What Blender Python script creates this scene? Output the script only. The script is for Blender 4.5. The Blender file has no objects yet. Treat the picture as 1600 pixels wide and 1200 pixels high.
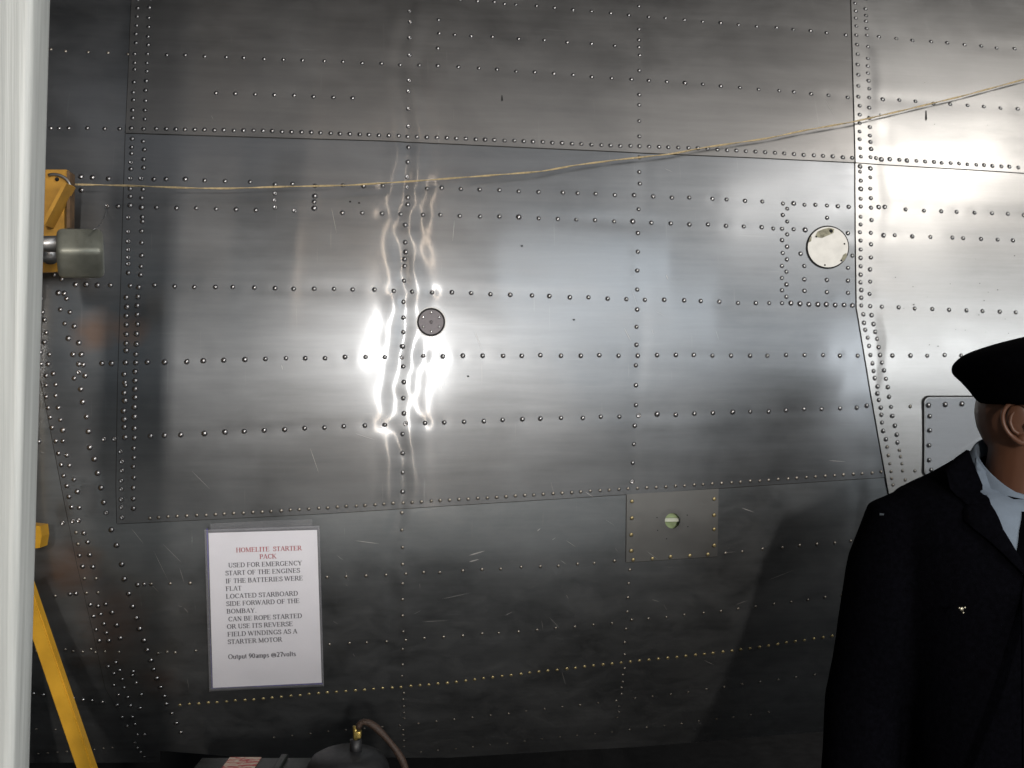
import bpy, bmesh, math, random
import numpy as np
from mathutils import Vector, Matrix
from mathutils.bvhtree import BVHTree
from mathutils import noise as mnoise

random.seed(7)
rng = np.random.default_rng(7)
scene = bpy.context.scene
col = scene.collection
PI = math.pi

# ------------------------------------------------------------------ camera, world, lamps, exposure
CAM_H = 1.65
cam_data = bpy.data.cameras.new("camera")
cam_data.sensor_width = 36.0
cam_data.lens = 36.0
cam_data.clip_start = 0.05
cam_data.clip_end = 200.0
cam = bpy.data.objects.new("camera", cam_data)
cam.location = (0, 0, CAM_H)
cam.rotation_euler = (PI / 2, 0, 0)
col.objects.link(cam)
scene.camera = cam

world = bpy.data.worlds.new("World")
scene.world = world
world.use_nodes = True
world.node_tree.nodes["Background"].inputs[0].default_value = (0.80, 0.90, 1.0, 1)
world.node_tree.nodes["Background"].inputs[1].default_value = 0.012

scene.view_settings.view_transform = 'Standard'
scene.view_settings.look = 'None'
scene.view_settings.exposure = 0.0
scene.view_settings.gamma = 1.0


def area_lamp(name, loc, target, sx, sy, energy, color=(1, 1, 1)):
    ld = bpy.data.lights.new(name, 'AREA')
    ld.shape = 'RECTANGLE'
    ld.size, ld.size_y = sx, sy
    ld.energy = energy
    ld.color = color
    o = bpy.data.objects.new(name, ld)
    o.location = loc
    d = Vector(target) - Vector(loc)
    o.rotation_euler = d.to_track_quat('-Z', 'Y').to_euler()
    col.objects.link(o)
    return o


# inferred openings behind the camera, plus added lamps that shape the metal's brightness
area_lamp("bright_opening", (.85, -4.2, 2.5), (.1, 2.0, 1.5), .15, .36, 138, (1.0, .96, .91))
area_lamp("glint_strip", (.85, -4.3, 3.7), (-.1, 2.0, 3.7), .04, 7.0, 40, (1.0, .74, .52))  # added tall strip lamp, lengthens the warm glint lines
area_lamp("streak_strip", (-.13, -4.4, 5.2), (-.45, 2.0, 3.7), .09, 3.4, 9, (1.0, .76, .56))  # added weak strip lamp, draws another warm streak on the left bay
area_lamp("clerestory_window", (6.6, -3.2, 8.2), (0.8, 2.0, 1.6), 2.4, 1.6, 175, (1.0, .94, .87))
area_lamp("right_fill_upper", (5.0, -3.6, 6.5), (0.8, 2.0, 1.6), 2.0, 1.8, 95, (1.0, .94, .87))  # added fill lamp, lifts the glare beside the right seam
area_lamp("centre_fill", (2.6, -4.2, 3.5), (0.5, 2.0, 1.5), 2.0, 1.3, 34, (.90, .96, 1.0))  # added fill lamp, strength fitted to brighten the main sheet
area_lamp("centre_fill_low", (3.0, -4.5, 2.2), (0.5, 2.0, 1.5), 1.8, 1.3, 12, (.90, .96, 1.0))  # added low fill lamp, fitted for the middle of the side
area_lamp("centre_fill_high", (1.9, -3.0, 4.2), (0.5, 2.0, 1.5), 1.2, 1.0, 16, (.90, .96, 1.0))  # added high fill lamp, fitted for the main sheet
area_lamp("side_fill", (8.0, -6.0, 4.5), (0.4, 2.0, 1.6), 7.0, 3.0, 40, (.93, .97, 1.0))  # added wide fill lamp for the right-hand sheets
area_lamp("top_fill", (2.0, -3.0, 8.0), (0.4, 2.0, 1.6), 9.0, 3.0, 52, (.97, .97, 1.0))  # added overhead fill lamp, lifts the upper sheets
area_lamp("left_fill", (-2.5, -7.0, 4.0), (0.4, 2.0, 1.6), 4.0, 4.0, 18, (.82, .93, 1.0))  # added weak fill lamp from the left
area_lamp("right_fill_low", (4.1, -1.8, 2.2), (0.9, 2.0, 1.6), 1.6, 1.3, 50, (.95, .98, 1.0))  # added lamp, brightens the metal round the mannequin's head


# ------------------------------------------------------------------ geometry of the fuselage side
YAW = math.radians(7.5)
EU = np.array([math.cos(YAW), math.sin(YAW), 0.0])
NW = np.array([math.sin(YAW), -math.cos(YAW), 0.0])
EZ = np.array([0, 0, 1.0])
W0 = np.array([0, 2.0, CAM_H])
CC = np.array([0, 0, CAM_H])
V0, RAD = -0.03, 1.75


def g_of(v):
    low = np.minimum(v + 0.25, 0.0)
    return (v - V0) ** 2 / (2 * RAD) + 0.6 * low ** 2


def dg_of(v):
    low = np.minimum(v + 0.25, 0.0)
    return (v - V0) / RAD + 1.2 * low


def to_uv(px, py):
    """where the line of sight of a photo point meets the smooth fuselage side"""
    px = np.asarray(px, float); py = np.asarray(py, float)
    d = np.stack([(px - 800) / 1600, np.ones_like(px), -(py - 600) / 1600], -1)
    lo = np.full(px.shape, 0.8); hi = np.full(px.shape, 5.0)
    for _ in range(46):
        t = (lo + hi) / 2
        p = CC + d * t[..., None] - W0
        f = p @ NW + g_of(p[..., 2])
        lo = np.where(f > 0, t, lo); hi = np.where(f > 0, hi, t)
    p = CC + d * t[..., None] - W0
    return p @ EU, p[..., 2]


def base_pos(u, v):
    u = np.asarray(u, float); v = np.asarray(v, float)
    return W0 + u[..., None] * EU + v[..., None] * EZ - g_of(v)[..., None] * NW


def base_nrm(v):
    v = np.asarray(v, float)
    n = NW + dg_of(v)[..., None] * EZ
    return n / np.linalg.norm(n, axis=-1, keepdims=True)


# ------------------------------------------------------------------ rivets as seen (photo pixel positions)
RV = []   # (x, y, type)  d dome, b big dome, r ring, s small, y brass


def pts(s, t='d'):
    for tok in s.split():
        k = t
        if tok[-1] in 'dbrsy':
            k = tok[-1]; tok = tok[:-1]
        a, b = tok.split(',')
        RV.append((float(a), float(b), k))


def row(s, step, t='d', jit=0.7):
    P = [tuple(map(float, q.split(','))) for q in s.split()]
    L = [0]
    for a, b in zip(P, P[1:]):
        L.append(L[-1] + math.hypot(b[0] - a[0], b[1] - a[1]))
    n = max(1, round(L[-1] / step))
    for i in range(n + 1):
        d = L[-1] * i / n
        j = 0
        while j < len(P) - 2 and d > L[j + 1]: j += 1
        f = (d - L[j]) / max(1e-6, L[j + 1] - L[j])
        RV.append((P[j][0] + f * (P[j + 1][0] - P[j][0]) + random.uniform(-jit, jit),
                   P[j][1] + f * (P[j + 1][1] - P[j][1]) + random.uniform(-jit, jit) * .6, t))


# left double column
pts("216,2 216,15 215,28 214,42 213,55 213,69 211,86 211,100 211,110 210,130 209,146 209,158 208,174 208,186 206,202 207,218 206,231 206,241 205,255r 205,265 204,280r 204,296 204,308 204,322b 201,341r 201,363r 201,378r 201,391r 201,403r 201,413r 201,427 204,447 198,465b 199,480b 198,494b 198,508b 198,523b 198,537b 198,548b 197,567b 195,585b 196,598b 197,602 195,614b 196,626b 194,642b 195,655b 195,667b 196,683b 189,705r 191,721r 191,735r 190,751r 190,764r 190,780r 190,792r 191,808r")
pts("236,1 234,14 233,30 233,44 232,59 232,72 231,86 230,100 230,113 229,128 228,143 228,159 227,174 227,188 225,203 224,222 226,235 225,250 225,263 221,280r 224,297 222,310 222,325b 223,340 223,347 222,362 222,380 222,400 221,417 220,430 217,449b 216,464b 215,478b 215,492b 215,507b 214,522b 214,538b 213,554b 213,567b 212,581b 212,595b 212,608b 212,621b 211,636b 211,651b 211,669b 211,684b 210,700 210,715 209,729 210,746 209,762 209,779 209,794")
# long upper rows
pts("80,78s 103,81s 138,82s 169,83s 200,85s 261,88 290,88 320,90 354,91 381,92 413,94 443,95 473,96 507,97 536,98 566,100 596,101 625,103 655,104 684,105 716,107 748,109 776,111 806,114 835,115 865,117 895,119 924,122 955,124 986,126 1013,128 1041,130 1069,132b 1097,134 1125,137 1155,139 1184,142 1216,144 1239,146 1266,149 1293,151 1323,154 1377,158b 1403,159 1428,161 1456,165 1482,166 1509,168 1534,170 1560,172 1587,173")
pts("661,0 690,0 719,2 746,4 772,5 788,8 806,9 838,11 866,14 895,17 924,19 954,22 982,25 1013,28 1039,30 1069,33 1097,36 1125,38b 1153,41 1181,44 1212,46 1238,49 1265,51 1290,54 1320,57 1371,61 1398,64 1423,67 1452,69 1477,71 1504,74 1530,76 1554,79 1582,80")
pts("338,147 368,148 399,149 429,150 460,151 490,153 521,154 551,155 685,34 686,55 684,78 710,57 736,59 769,60 810,63 850,65 886,68 924,70 960,73")
# frame columns
pts("640,20r 641,37r 640,62r 640,89r 639,128r 638,145r 638,172r 638,199r 638,231 637,254 636,277r 636,293r 637,309 637,320 633,352 633,379 634,394b 632,405 632,416 631,439 630,472 630,496 630,519 629,541b 630,573 631,597 630,622 631,646 634,662r 629,678 629,708 629,738 629,768 628,801s 628,828s 629,855s 629,881s 629,911s 629,936s 629,961s 630,986s 629,1013s 629,1037s 628,1054s 631,1082s 630,1092s 631,1103s 631,1113s 632,1122s 630,1140s 630,1148s 631,1157s 631,1166s")
pts("998,11 998,47 998,64 998,75 999,88 998,112 998,150 998,166 998,191 998,215 998,247 998,270 999,288 997,328 996,365 996,394 995,423 995,453 995,484 994,511 994,539 996,556 993,571 993,602 993,633 997,649r 991,665 990,694 988,723 987,752r 984,890s 982,911s 981,933s 980,955s 978,982s 976,1003s 976,1022s 976,1044s 973,1054s 973,1065s 971,1074s 971,1084s 963,1095s 967,1103s 967,1112s 964,1120s")
# lap seam under the upper panel
pts("80,201 93,201 108,201 137,201 164,202 187,202")
row("245,203 415,206 600,213 813,222 950,229 1080,233 1209,241 1330,248", 15.0)
pts("1343,247 1358,248 1367,249 1375,251b 1388,251b 1403,252 1415,253b")
row("1430,254 1509,259.5 1600,265", 13.2)
# right double column
pts("1334,9 1335,21 1335,32 1336,44 1336,58 1337,73 1338,88 1338,104 1339,120 1339,137 1339,154 1341,168 1341,182 1341,195 1341,208 1341,220 1342,234 1342,262b 1342,270 1343,284 1343,297b 1343,312 1343,324 1343,340 1343,352 1342,364 1343,377 1343,391 1343,404 1343,417 1343,430 1343,442 1344,454 1344,466 1344,478 1347,492 1348,505 1350,516 1354,528 1356,541 1358,555 1361,568 1363,580 1365,591 1369,604 1369,615 1371,625 1374,637 1375,648 1376,660 1378,673 1382,686 1384,698s 1386,711s 1388,724s 1390,736s 1391,747s 1393,757s")
pts("1350,3 1350,18 1351,28 1351,37 1352,48 1353,58 1354,76 1354,94 1354,106 1354,117 1355,129 1356,141 1356,155 1356,171 1356,187 1357,201 1357,214 1358,224 1359,235b 1358,265b 1358,279 1358,296 1359,311 1359,326 1360,345 1359,365 1359,383 1359,403 1358,422 1358,441 1357,460 1358,479 1360,493 1363,507 1366,519 1369,530 1371,543 1373,555 1376,567 1379,579 1382,592 1385,605 1387,620 1390,636 1392,650 1396,665 1399,679 1400,691 1403,703s 1405,713s 1407,724s 1408,735s 1412,749s 1427,735s")
# stringer rows on the main panel
pts("127,277b 145,278b 170,280b 241,281 260,281 290,281b 320,283 352,284 391,285 430,289 457,288 492,291 536,290 568,291 598,291 667,295 690,294 720,296 749,297 780,298 810,300 841,301 879,302 902,303 930,304 960,306 990,306 1020,308 1049,310 1076,310 1112,312 1134,313 1163,315 1190,316 1222,319 1239,319b 1256,321 1273,321 1291,322 1308,323 1325,324 1371,325b 1381,325b 1413,329 1441,331 1468,332 1492,333 1520,334 1547,335 1572,336 1597,338")
pts("128,298b 168,323r 185,323 245,325 276,326 307,326 338,327 369,328 400,329 460,330r 535,333 566,333 597,334 626,335 661,336 688,336 718,338 750,339 780,339 810,340b 841,342 871,343 900,344 929,345 959,347 988,347b 1017,349 1047,350 1076,352 1105,352 1133,354 1161,355 1189,356 1207,358 1221,358 1239,359 1257,360b 1379,369b 1396,369 1423,371 1451,372 1485,373 1502,374 1530,375 1556,376 1580,377")
pts("430,303r 429,314r 430,325r 492,307b 491,316 491,326b")
pts("119,445b 135,445b 153,446b 173,446 242,446 273,448 304,449 337,449 364,449 398,450 430,451 459,452 491,452 522,452 551,453 585,453 615,455 644,456 675,457 706,457 736,458 766,460 797,461 831,462 858,463 890,465 919,465 949,467 978,468 1007,469 1037,469 1068,470 1094,471 1123,472 1152,474 1180,474 1201,474 1221,474 1235,474b 1249,475b 1263,476b 1277,476b 1290,476b 1304,477b 1318,477b 1331,478b 1376,480 1402,481 1427,483 1454,484 1480,485 1507,486 1532,487 1559,488 1584,489")
pts("160,568b 175,568b 231,566b 258,566b 292,565b 318,564b 350,563b 383,562b 415,561 447,560 477,560 508,560 539,558 571,558 601,558 628,558r 661,556 692,557 723,556 754,556 786,556 815,556 844,555 876,556 907,556 936,555 966,556 1026,555 1055,555 1083,555 1112,556 1141,556 1171,556 1198,556 1227,555 1256,555 1285,555 1311,556 1339,556 1392,556 1420,556 1446,556 1473,555 1499,556")
pts("163,686r 179,686r 236,681b 258,680b 283,679b 320,677b 352,675b 382,674b 413,672b 445,671b 476,669 507,668 537,666 570,665 601,664 664,661 694,660 725,659 756,658 785,656 816,655 844,654 876,653 910,653 938,651 967,651 1026,647b 1055,648 1084,646 1113,645 1144,644b 1171,643 1200,643 1227,641 1255,639 1282,639 1311,638 1337,637 1353,634 1420,635s")
# lap row along the lower edge of the main panel
row("234,809 296,805 341,803 407,799 600,787 790,775.5 982,763 1086,757 1199,749.5 1296,743 1376,737", 14.7, 's')
# lower panel
pts("215,914 225,913 236,913s 266,912s 297,911s 511,901s 541,900s 572,899s 603,898s 634,896s 662,894s 687,894s 723,891s 753,889s 782,888s 814,885s 844,884s 872,883s 902,880s 928,879s 960,876s 1133,863s 1159,861s 1191,857s 1222,855s 1249,852s 1276,850s 1304,848s 1329,845s")
pts("987,783 987,809 986,835 986,860 989,874 1115,779 1115,804 1115,826 1115,851 1019,872 1047,869 1077,867 1105,865", 'y')
pts("515,1006 546,1004 573,1003 604,1001 634,999 663,996 693,994 723,992 753,989 779,988 810,986 839,983 868,980 898,978 927,975 956,973 987,968 1013,966 1041,964 1069,960 1099,957 1126,954 1153,950 1180,947 1209,943 1236,940 1262,937 1289,933 1315,930 57,1017 88,1017 102,1015 114,1018 129,1019 142,1015 149,1020 164,1018 186,1019 247,1021 261,1019 274,1020 306,1017", 's')
row("282,1101 399,1092 502,1082 604,1074 706,1064 807,1052 979,1034 1090,1022 1171,1012 1238,1002.5 1291,995 1400,980", 14.5, 'y')
row("428,1152 514,1143 597,1136 711,1123 824,1110 935,1098 1045,1084.5 1180,1066 1300,1050", 28.2, 's')
row("657,1175 738,1167 875,1151 980,1140 1060,1130 1200,1112", 27, 's')
# nose side of the left seam: curved double row, large domes
pts("65,467 67,488 70,500 73,520 62,524 70,535 64,551 78,554 65,569 76,569 73,587 84,584 73,602 73,620 76,637 79,652 82,668 88,689 92,708 96,726 100,743 105,759 108,776 112,792 114,814r 88,601 88,618 92,637 95,656 99,672b 99,689 105,711 109,727 116,749 121,768b 124,793 123,813r")
pts("92,458b 101,459b 105,467b 95,484 110,488 102,506 117,510b 108,529b 124,536b 115,554b 128,554b 124,569b 131,570b 124,582r 117,591b 134,587b 127,608b 130,628b 136,651b 139,674b 141,699b 148,717b 153,739b 158,762b 162,785b 166,801r 174,828b 182,852b 190,882b 194,905b 201,928b 207,948b 213,966b 218,983b 225,1001b 230,1016b 236,1032b 240,1046b 245,1060b 251,1074b 257,1088b 260,1100b 269,1115b 276,1130b 283,1144b 85,430 97,437 61,690 70,821 98,817r")
pts("119,832s 131,833 122,850s 137,847 124,868 140,867 129,885 145,886 132,904s 150,904s 86,932s 109,929 118,928 135,927s 153,926s 141,945 153,947 165,944 146,963 157,960 175,957 150,984 162,975 182,977b 166,989 155,1001 170,1001 188,997 169,1041 181,1035 178,1052 187,1047 191,1061 208,1049 207,1055 178,1070 194,1074 213,1067 185,1085 200,1089 221,1085 183,1101b 204,1102 219,1106b 191,1120 207,1120 199,1134 211,1131 215,1147 226,1147 211,1159 215,1167 220,1174 226,1181")
pts("53,1083 68,1085 84,1086 115,1090 130,1093 144,1094 160,1097 57,1138s 87,1139s 60,1176s 75,1175s 90,1174s 105,1173s 119,1172s 148,1170s 162,1168s 176,1167s")
# doubler round the pale port
pts("1222,337 1229,327 1229,347 1229,367 1221,376 1229,386 1222,396 1229,406 1221,416 1228,425 1221,435 1228,445 1221,454 1228,464 1291,341 1324,365 1250,397 1331,400 1256,416 1324,419 1256,437 1291,438 1324,439 1256,455 1291,457 1324,458")
RIV = np.array([(a, b) for a, b, _ in RV]); RKIND = [k for *_, k in RV]
RU, RVV = to_uv(RIV[:, 0], RIV[:, 1])
# the access plate on the right has its own rivets
PLATE_RIV = [(1447, 633), (1473, 632), (1499, 631), (1525, 631), (1551, 631), (1577, 630), (1603, 630), (1449, 650), (1449, 672), (1448, 695), (1448, 718), (1451, 733), (1471, 731), (1497, 729), (1523, 727)]

# ------------------------------------------------------------------ how the sheet metal is dented
DIM_D = rng.uniform(0.00004, 0.00018, len(RU))
DIM_S = rng.uniform(0.007, 0.012, len(RU))
for i, (x, y, k) in enumerate(RV):
    if abs(x - 633) < 45 and 220 < y < 800: DIM_D[i] = rng.uniform(0.00022, 0.00060)
    if abs(x - 1345) < 60 and 60 < y < 560: DIM_D[i] *= 1.8
    if k == 's' or k == 'y' or y > 790: DIM_D[i] *= 0.5
FR_X = [(-480, -480), (214, 196), (640, 629), (998, 988), (1341, 1345), (1720, 1730), (2200, 2215)]   # frames: photo x at y=0 and at y=770
FR_U = []
for xa, xb in FR_X:
    ua, va = to_uv(np.array([xa, xb]), np.array([0, 770]))
    FR_U.append((ua[0], va[0], ua[1], va[1]))
BULGE = [0.0010, 0.00025, 0.00025, 0.0010, 0.0012, .001]
PUCK = [0, .00016, .00066, .00012, .00032, .0001, 0]
_nz = [(rng.uniform(0, 2 * PI), rng.uniform(0, 2 * PI), rng.uniform(5, 26), rng.uniform(0, 2 * PI)) for _ in range(26)]

# stringers behind the sheet: the skin dips along them
STR = []
for line in ([(-250, 60), (240, 86), (640, 103), (1000, 127), (1340, 154), (1800, 190)], [(640, -4), (1000, 26), (1340, 58), (1800, 100)],
             [(-250, 270), (290, 281), (640, 293), (1000, 306), (1340, 324), (1800, 352)], [(-250, 318), (340, 327), (640, 335), (1000, 348), (1340, 364), (1800, 392)],
             [(-250, 438), (300, 449), (640, 456), (1000, 468), (1340, 478), (1800, 500)], [(-250, 580), (300, 565), (640, 557), (1000, 555), (1340, 556), (1800, 556)],
             [(-250, 702), (300, 678), (640, 662), (1000, 649), (1340, 637), (1800, 618)], [(-250, 940), (236, 914), (640, 896), (1000, 874), (1340, 845), (1800, 800)],
             [(-250, 1040), (300, 1017), (640, 999), (1000, 967), (1340, 928), (1800, 872)]):
    A_ = np.array(line, float); STR.append(to_uv(A_[:, 0], A_[:, 1]))


def detail(u, v):
    h = np.zeros_like(u)
    fr = [ua + (v - va) * (ub - ua) / (vb - va) for ua, va, ub, vb in FR_U]
    for k in range(len(fr) - 1):
        s = (u - fr[k]) / (fr[k + 1] - fr[k])
        m = (s >= 0) & (s < 1)
        sm = np.clip(s, 0, 1)
        # a gently bulging bay whose slope turns quickly at the frame
        q = np.sqrt((2 * sm - 1) ** 2 + .0004)
        h += np.where(m, BULGE[k] * (1 - q ** 4), 0)
    for k in range(1, len(fr) - 1):
        # puckers along the frames
        du = u - fr[k]
        w = np.exp(-(du / .034) ** 2)
        amp = PUCK[k]
        h += amp * w * (np.sin(v * 47 + 3 * k) * .5 + np.sin(v * 83 + du * 40 + k) * .35 + np.sin(v * 21 + 2 * k - du * 30) * .5)
        h += amp * .8 * w * np.sin(du * 110 + 1.5 * np.sin(v * 19 + k)) 
    for ph, th, fq, p2 in _nz:
        a = 0.0042 / fq ** 1.15
        h += a * np.sin((u * math.cos(th) + v * math.sin(th) * 1.0) * fq + ph) * np.sin((v * math.cos(th) - u * math.sin(th)) * fq * .8 + p2)
    h += 8e-5 * np.sin(v * 92 + 2.2 * np.sin(u * 3.1 + 1)) * (.45 + .55 * np.sin(u * 4.3 + v * 7 + 1.0))
    for k, (su, sv_) in enumerate(STR):
        dv = v - np.interp(u, su, sv_)
        a_ = .00020 * (1 + .5 * np.sin(u * 9 + 2 * k) + .4 * np.sin(u * 23 + k))
        h -= a_ * np.exp(-(dv / .016) ** 2)
        h += .00010 * np.sin(u * 13 + k * 1.7) * np.exp(-((dv - .05) / .03) ** 2)
    # each rivet pulls the sheet in a little (points sorted into 5 cm cells)
    cell = .05
    cu = np.floor(u / cell).astype(np.int64) + 1000; cv = np.floor(v / cell).astype(np.int64) + 1000
    key = cu * 4096 + cv
    order = np.argsort(key, kind='stable'); ks = key[order]
    for i in range(len(RU)):
        s = DIM_S[i]
        a, b = int(math.floor(RU[i] / cell)) + 1000, int(math.floor(RVV[i] / cell)) + 1000
        for da in (-1, 0, 1):
            lo = np.searchsorted(ks, (a + da) * 4096 + b - 1); hi = np.searchsorted(ks, (a + da) * 4096 + b + 2)
            if hi > lo:
                q_ = order[lo:hi]
                r2 = (u[q_] - RU[i]) ** 2 + (v[q_] - RVV[i]) ** 2
                h[q_] -= DIM_D[i] * np.exp(-r2 / (2 * s * s))
    return h

# ------------------------------------------------------------------ materials
def new_mat(name):
    m = bpy.data.materials.new(name); m.use_nodes = True
    nt = m.node_tree
    return m, nt, nt.nodes["Principled BSDF"]


def mat(name, color, rough=.5, metal=0.0, vary=0.12, scale=30, bump=0.0, bscale=200, spec=None, stretch=None, rvary=0.1):
    m, nt, b = new_mat(name)
    tc = nt.nodes.new("ShaderNodeTexCoord")
    mp = nt.nodes.new("ShaderNodeMapping")
    if stretch: mp.inputs["Scale"].default_value = stretch
    nt.links.new(tc.outputs["Object"], mp.inputs[0])
    nz = nt.nodes.new("ShaderNodeTexNoise"); nz.inputs["Scale"].default_value = scale; nz.inputs["Detail"].default_value = 6
    nt.links.new(mp.outputs[0], nz.inputs["Vector"])
    cr = nt.nodes.new("ShaderNodeValToRGB")
    c = np.array(color)
    cr.color_ramp.elements[0].position = .3; cr.color_ramp.elements[1].position = .7
    cr.color_ramp.elements[0].color = (*np.clip(c * (1 - vary), 0, 1), 1)
    cr.color_ramp.elements[1].color = (*np.clip(c * (1 + vary), 0, 1), 1)
    nt.links.new(nz.outputs[0], cr.inputs[0]); nt.links.new(cr.outputs[0], b.inputs["Base Color"])
    mr = nt.nodes.new("ShaderNodeMapRange")
    mr.inputs[3].default_value = max(.03, rough - rvary); mr.inputs[4].default_value = min(1, rough + rvary)
    nt.links.new(nz.outputs[0], mr.inputs[0]); nt.links.new(mr.outputs[0], b.inputs["Roughness"])
    b.inputs["Metallic"].default_value = metal
    if spec is not None: b.inputs["Specular IOR Level"].default_value = spec
    if bump:
        n2 = nt.nodes.new("ShaderNodeTexNoise"); n2.inputs["Scale"].default_value = bscale; n2.inputs["Detail"].default_value = 3
        nt.links.new(mp.outputs[0], n2.inputs["Vector"])
        bp = nt.nodes.new("ShaderNodeBump"); bp.inputs["Strength"].default_value = bump; bp.inputs["Distance"].default_value = .001
        nt.links.new(n2.outputs[0], bp.inputs["Height"]); nt.links.new(bp.outputs[0], b.inputs["Normal"])
    return m


def skin_mat(name, tint=(.56, .57, .58), r_sharp=.14, r_soft=.36, mixf=.79, dull=0.03, brown_reflections=(), an=.97):
    """bare aluminium sheet: a polished lobe and a hazy lobe, brushed, smudged and scratched"""
    m, nt, b = new_mat(name)
    N, L = nt.nodes, nt.links
    out = N["Material Output"]
    uv = N.new("ShaderNodeUVMap"); uv.uv_map = "UVMap"

    def mapping(scale, rot=0):
        mp = N.new("ShaderNodeMapping"); mp.inputs["Scale"].default_value = scale; mp.inputs["Rotation"].default_value = (0, 0, rot)
        L.new(uv.outputs[0], mp.inputs[0]); return mp.outputs[0]

    def noise(vec, scale, detail=5, rough=.55, dist=0.0):
        n = N.new("ShaderNodeTexNoise"); n.inputs["Scale"].default_value = scale; n.inputs["Detail"].default_value = detail
        n.inputs["Roughness"].default_value = rough; n.inputs["Distortion"].default_value = dist
        L.new(vec, n.inputs["Vector"]); return n.outputs[0]

    def rng_(val, a, b_, c, d):
        r = N.new("ShaderNodeMapRange"); r.inputs[1].default_value = a; r.inputs[2].default_value = b_
        r.inputs[3].default_value = c; r.inputs[4].default_value = d; L.new(val, r.inputs[0]); return r.outputs[0]

    def math_(op, a, b_):
        q = N.new("ShaderNodeMath"); q.operation = op
        for i, z in enumerate((a, b_)):
            if isinstance(z, (int, float)): q.inputs[i].default_value = z
            else: L.new(z, q.inputs[i])
        return q.outputs[0]
    smudge = noise(mapping((1, 1.4, 1)), 4.0, 5, .6, .3)
    streak = noise(mapping((26, 1.6, 1), .10), 3.0, 5, .65)
    streak2 = noise(mapping((40, 3.0, 1), -.45), 3.0, 3, .6)
    hstreak = noise(mapping((1.2, 14, 1), .03), 3.0, 4, .6)
    fine = noise(mapping((1, 1, 1)), 420.0, 2, .6)
    # tint
    cr = N.new("ShaderNodeValToRGB")
    t = np.array(tint)
    cr.color_ramp.elements[0].position = .30; cr.color_ramp.elements[1].position = .72
    cr.color_ramp.elements[0].color = (*(t * np.array([.91, .91, .91])), 1)
    cr.color_ramp.elements[1].color = (*(t * np.array([1.05, 1.055, 1.06])), 1)
    mixs = math_('ADD', math_('MULTIPLY', smudge, .6), math_('MULTIPLY', hstreak, .4))
    L.new(mixs, cr.inputs[0])
    # scratches: thin voronoi-edge like lines from very stretched noise
    sc1 = rng_(noise(mapping((3.0, 90, 1), .55), 2.2, 2, .5), .715, .745, 0, 1)
    sc2 = rng_(noise(mapping((90, 3.0, 1), .25), 2.2, 2, .5), .715, .745, 0, 1)
    sc = math_('MAXIMUM', sc1, sc2)
    colmix = N.new("ShaderNodeMixRGB"); colmix.inputs[2].default_value = (.72, .72, .70, 1)
    L.new(math_('MULTIPLY', sc, .05), colmix.inputs[0]); L.new(cr.outputs[0], colmix.inputs[1])
    base = colmix.outputs[0]
    # warm brown reflection near the nose end, painted into the base colour
    for (sx, sy), rad, amt in brown_reflections:
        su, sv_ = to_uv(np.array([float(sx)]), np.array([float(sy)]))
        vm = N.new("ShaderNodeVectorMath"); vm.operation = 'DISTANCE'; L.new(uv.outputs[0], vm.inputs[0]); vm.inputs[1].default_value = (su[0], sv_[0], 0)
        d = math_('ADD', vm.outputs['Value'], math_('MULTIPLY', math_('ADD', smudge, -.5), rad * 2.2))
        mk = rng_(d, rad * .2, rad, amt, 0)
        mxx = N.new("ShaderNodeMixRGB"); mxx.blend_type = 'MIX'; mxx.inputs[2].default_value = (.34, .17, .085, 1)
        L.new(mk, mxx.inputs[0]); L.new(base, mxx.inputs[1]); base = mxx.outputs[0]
    # bump: brushing
    hsum = math_('ADD', math_('MULTIPLY', streak, .30), math_('ADD', math_('MULTIPLY', streak2, .22), math_('MULTIPLY', fine, .22)))
    bp = N.new("ShaderNodeBump"); bp.inputs["Strength"].default_value = .09; bp.inputs["Distance"].default_value = .0003
    L.new(hsum, bp.inputs["Height"])
    tan = N.new("ShaderNodeTangent"); tan.direction_type = 'UV_MAP'; tan.uv_map = "UVMap"
    lobes = []
    for k, (r, an) in enumerate(((r_sharp, an), (r_soft, .25))):
        p = b if k == 0 else N.new("ShaderNodeBsdfPrincipled")
        p.inputs["Metallic"].default_value = 1.0
        L.new(base, p.inputs["Base Color"])
        rr = math_('ADD', rng_(smudge, .3, .7, r * .9, r * 1.12), math_('MULTIPLY', sc, .04))
        L.new(rr, p.inputs["Roughness"])
        p.inputs["Anisotropic"].default_value = an
        p.inputs["Anisotropic Rotation"].default_value = 0.25
        L.new(tan.outputs[0], p.inputs["Tangent"])
        L.new(bp.outputs[0], p.inputs["Normal"])
        lobes.append(p)
    mx = N.new("ShaderNodeMixShader")
    L.new(rng_(math_('ADD', math_('MULTIPLY', smudge, .5), math_('MULTIPLY', hstreak, .5)), .3, .7, mixf - .16, mixf + .16), mx.inputs[0])
    L.new(lobes[0].outputs[0], mx.inputs[1]); L.new(lobes[1].outputs[0], mx.inputs[2])
    # oxide film: a thin diffuse share
    df = N.new("ShaderNodeBsdfDiffuse"); df.inputs[0].default_value = (.27, .275, .28, 1)
    mx2 = N.new("ShaderNodeMixShader")
    cloud = noise(mapping((1.0, 1.8, 1), .2), 14.0, 6, .62, .8)
    L.new(rng_(math_('ADD', math_('MULTIPLY', smudge, .5), math_('MULTIPLY', cloud, .5)), .38, .66, + .006 + dull * .45, .040 + dull * 1.3), mx2.inputs[0])
    L.new(mx.outputs[0], mx2.inputs[1]); L.new(df.outputs[0], mx2.inputs[2])
    L.new(mx2.outputs[0], out.inputs[0])
    return m


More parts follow.
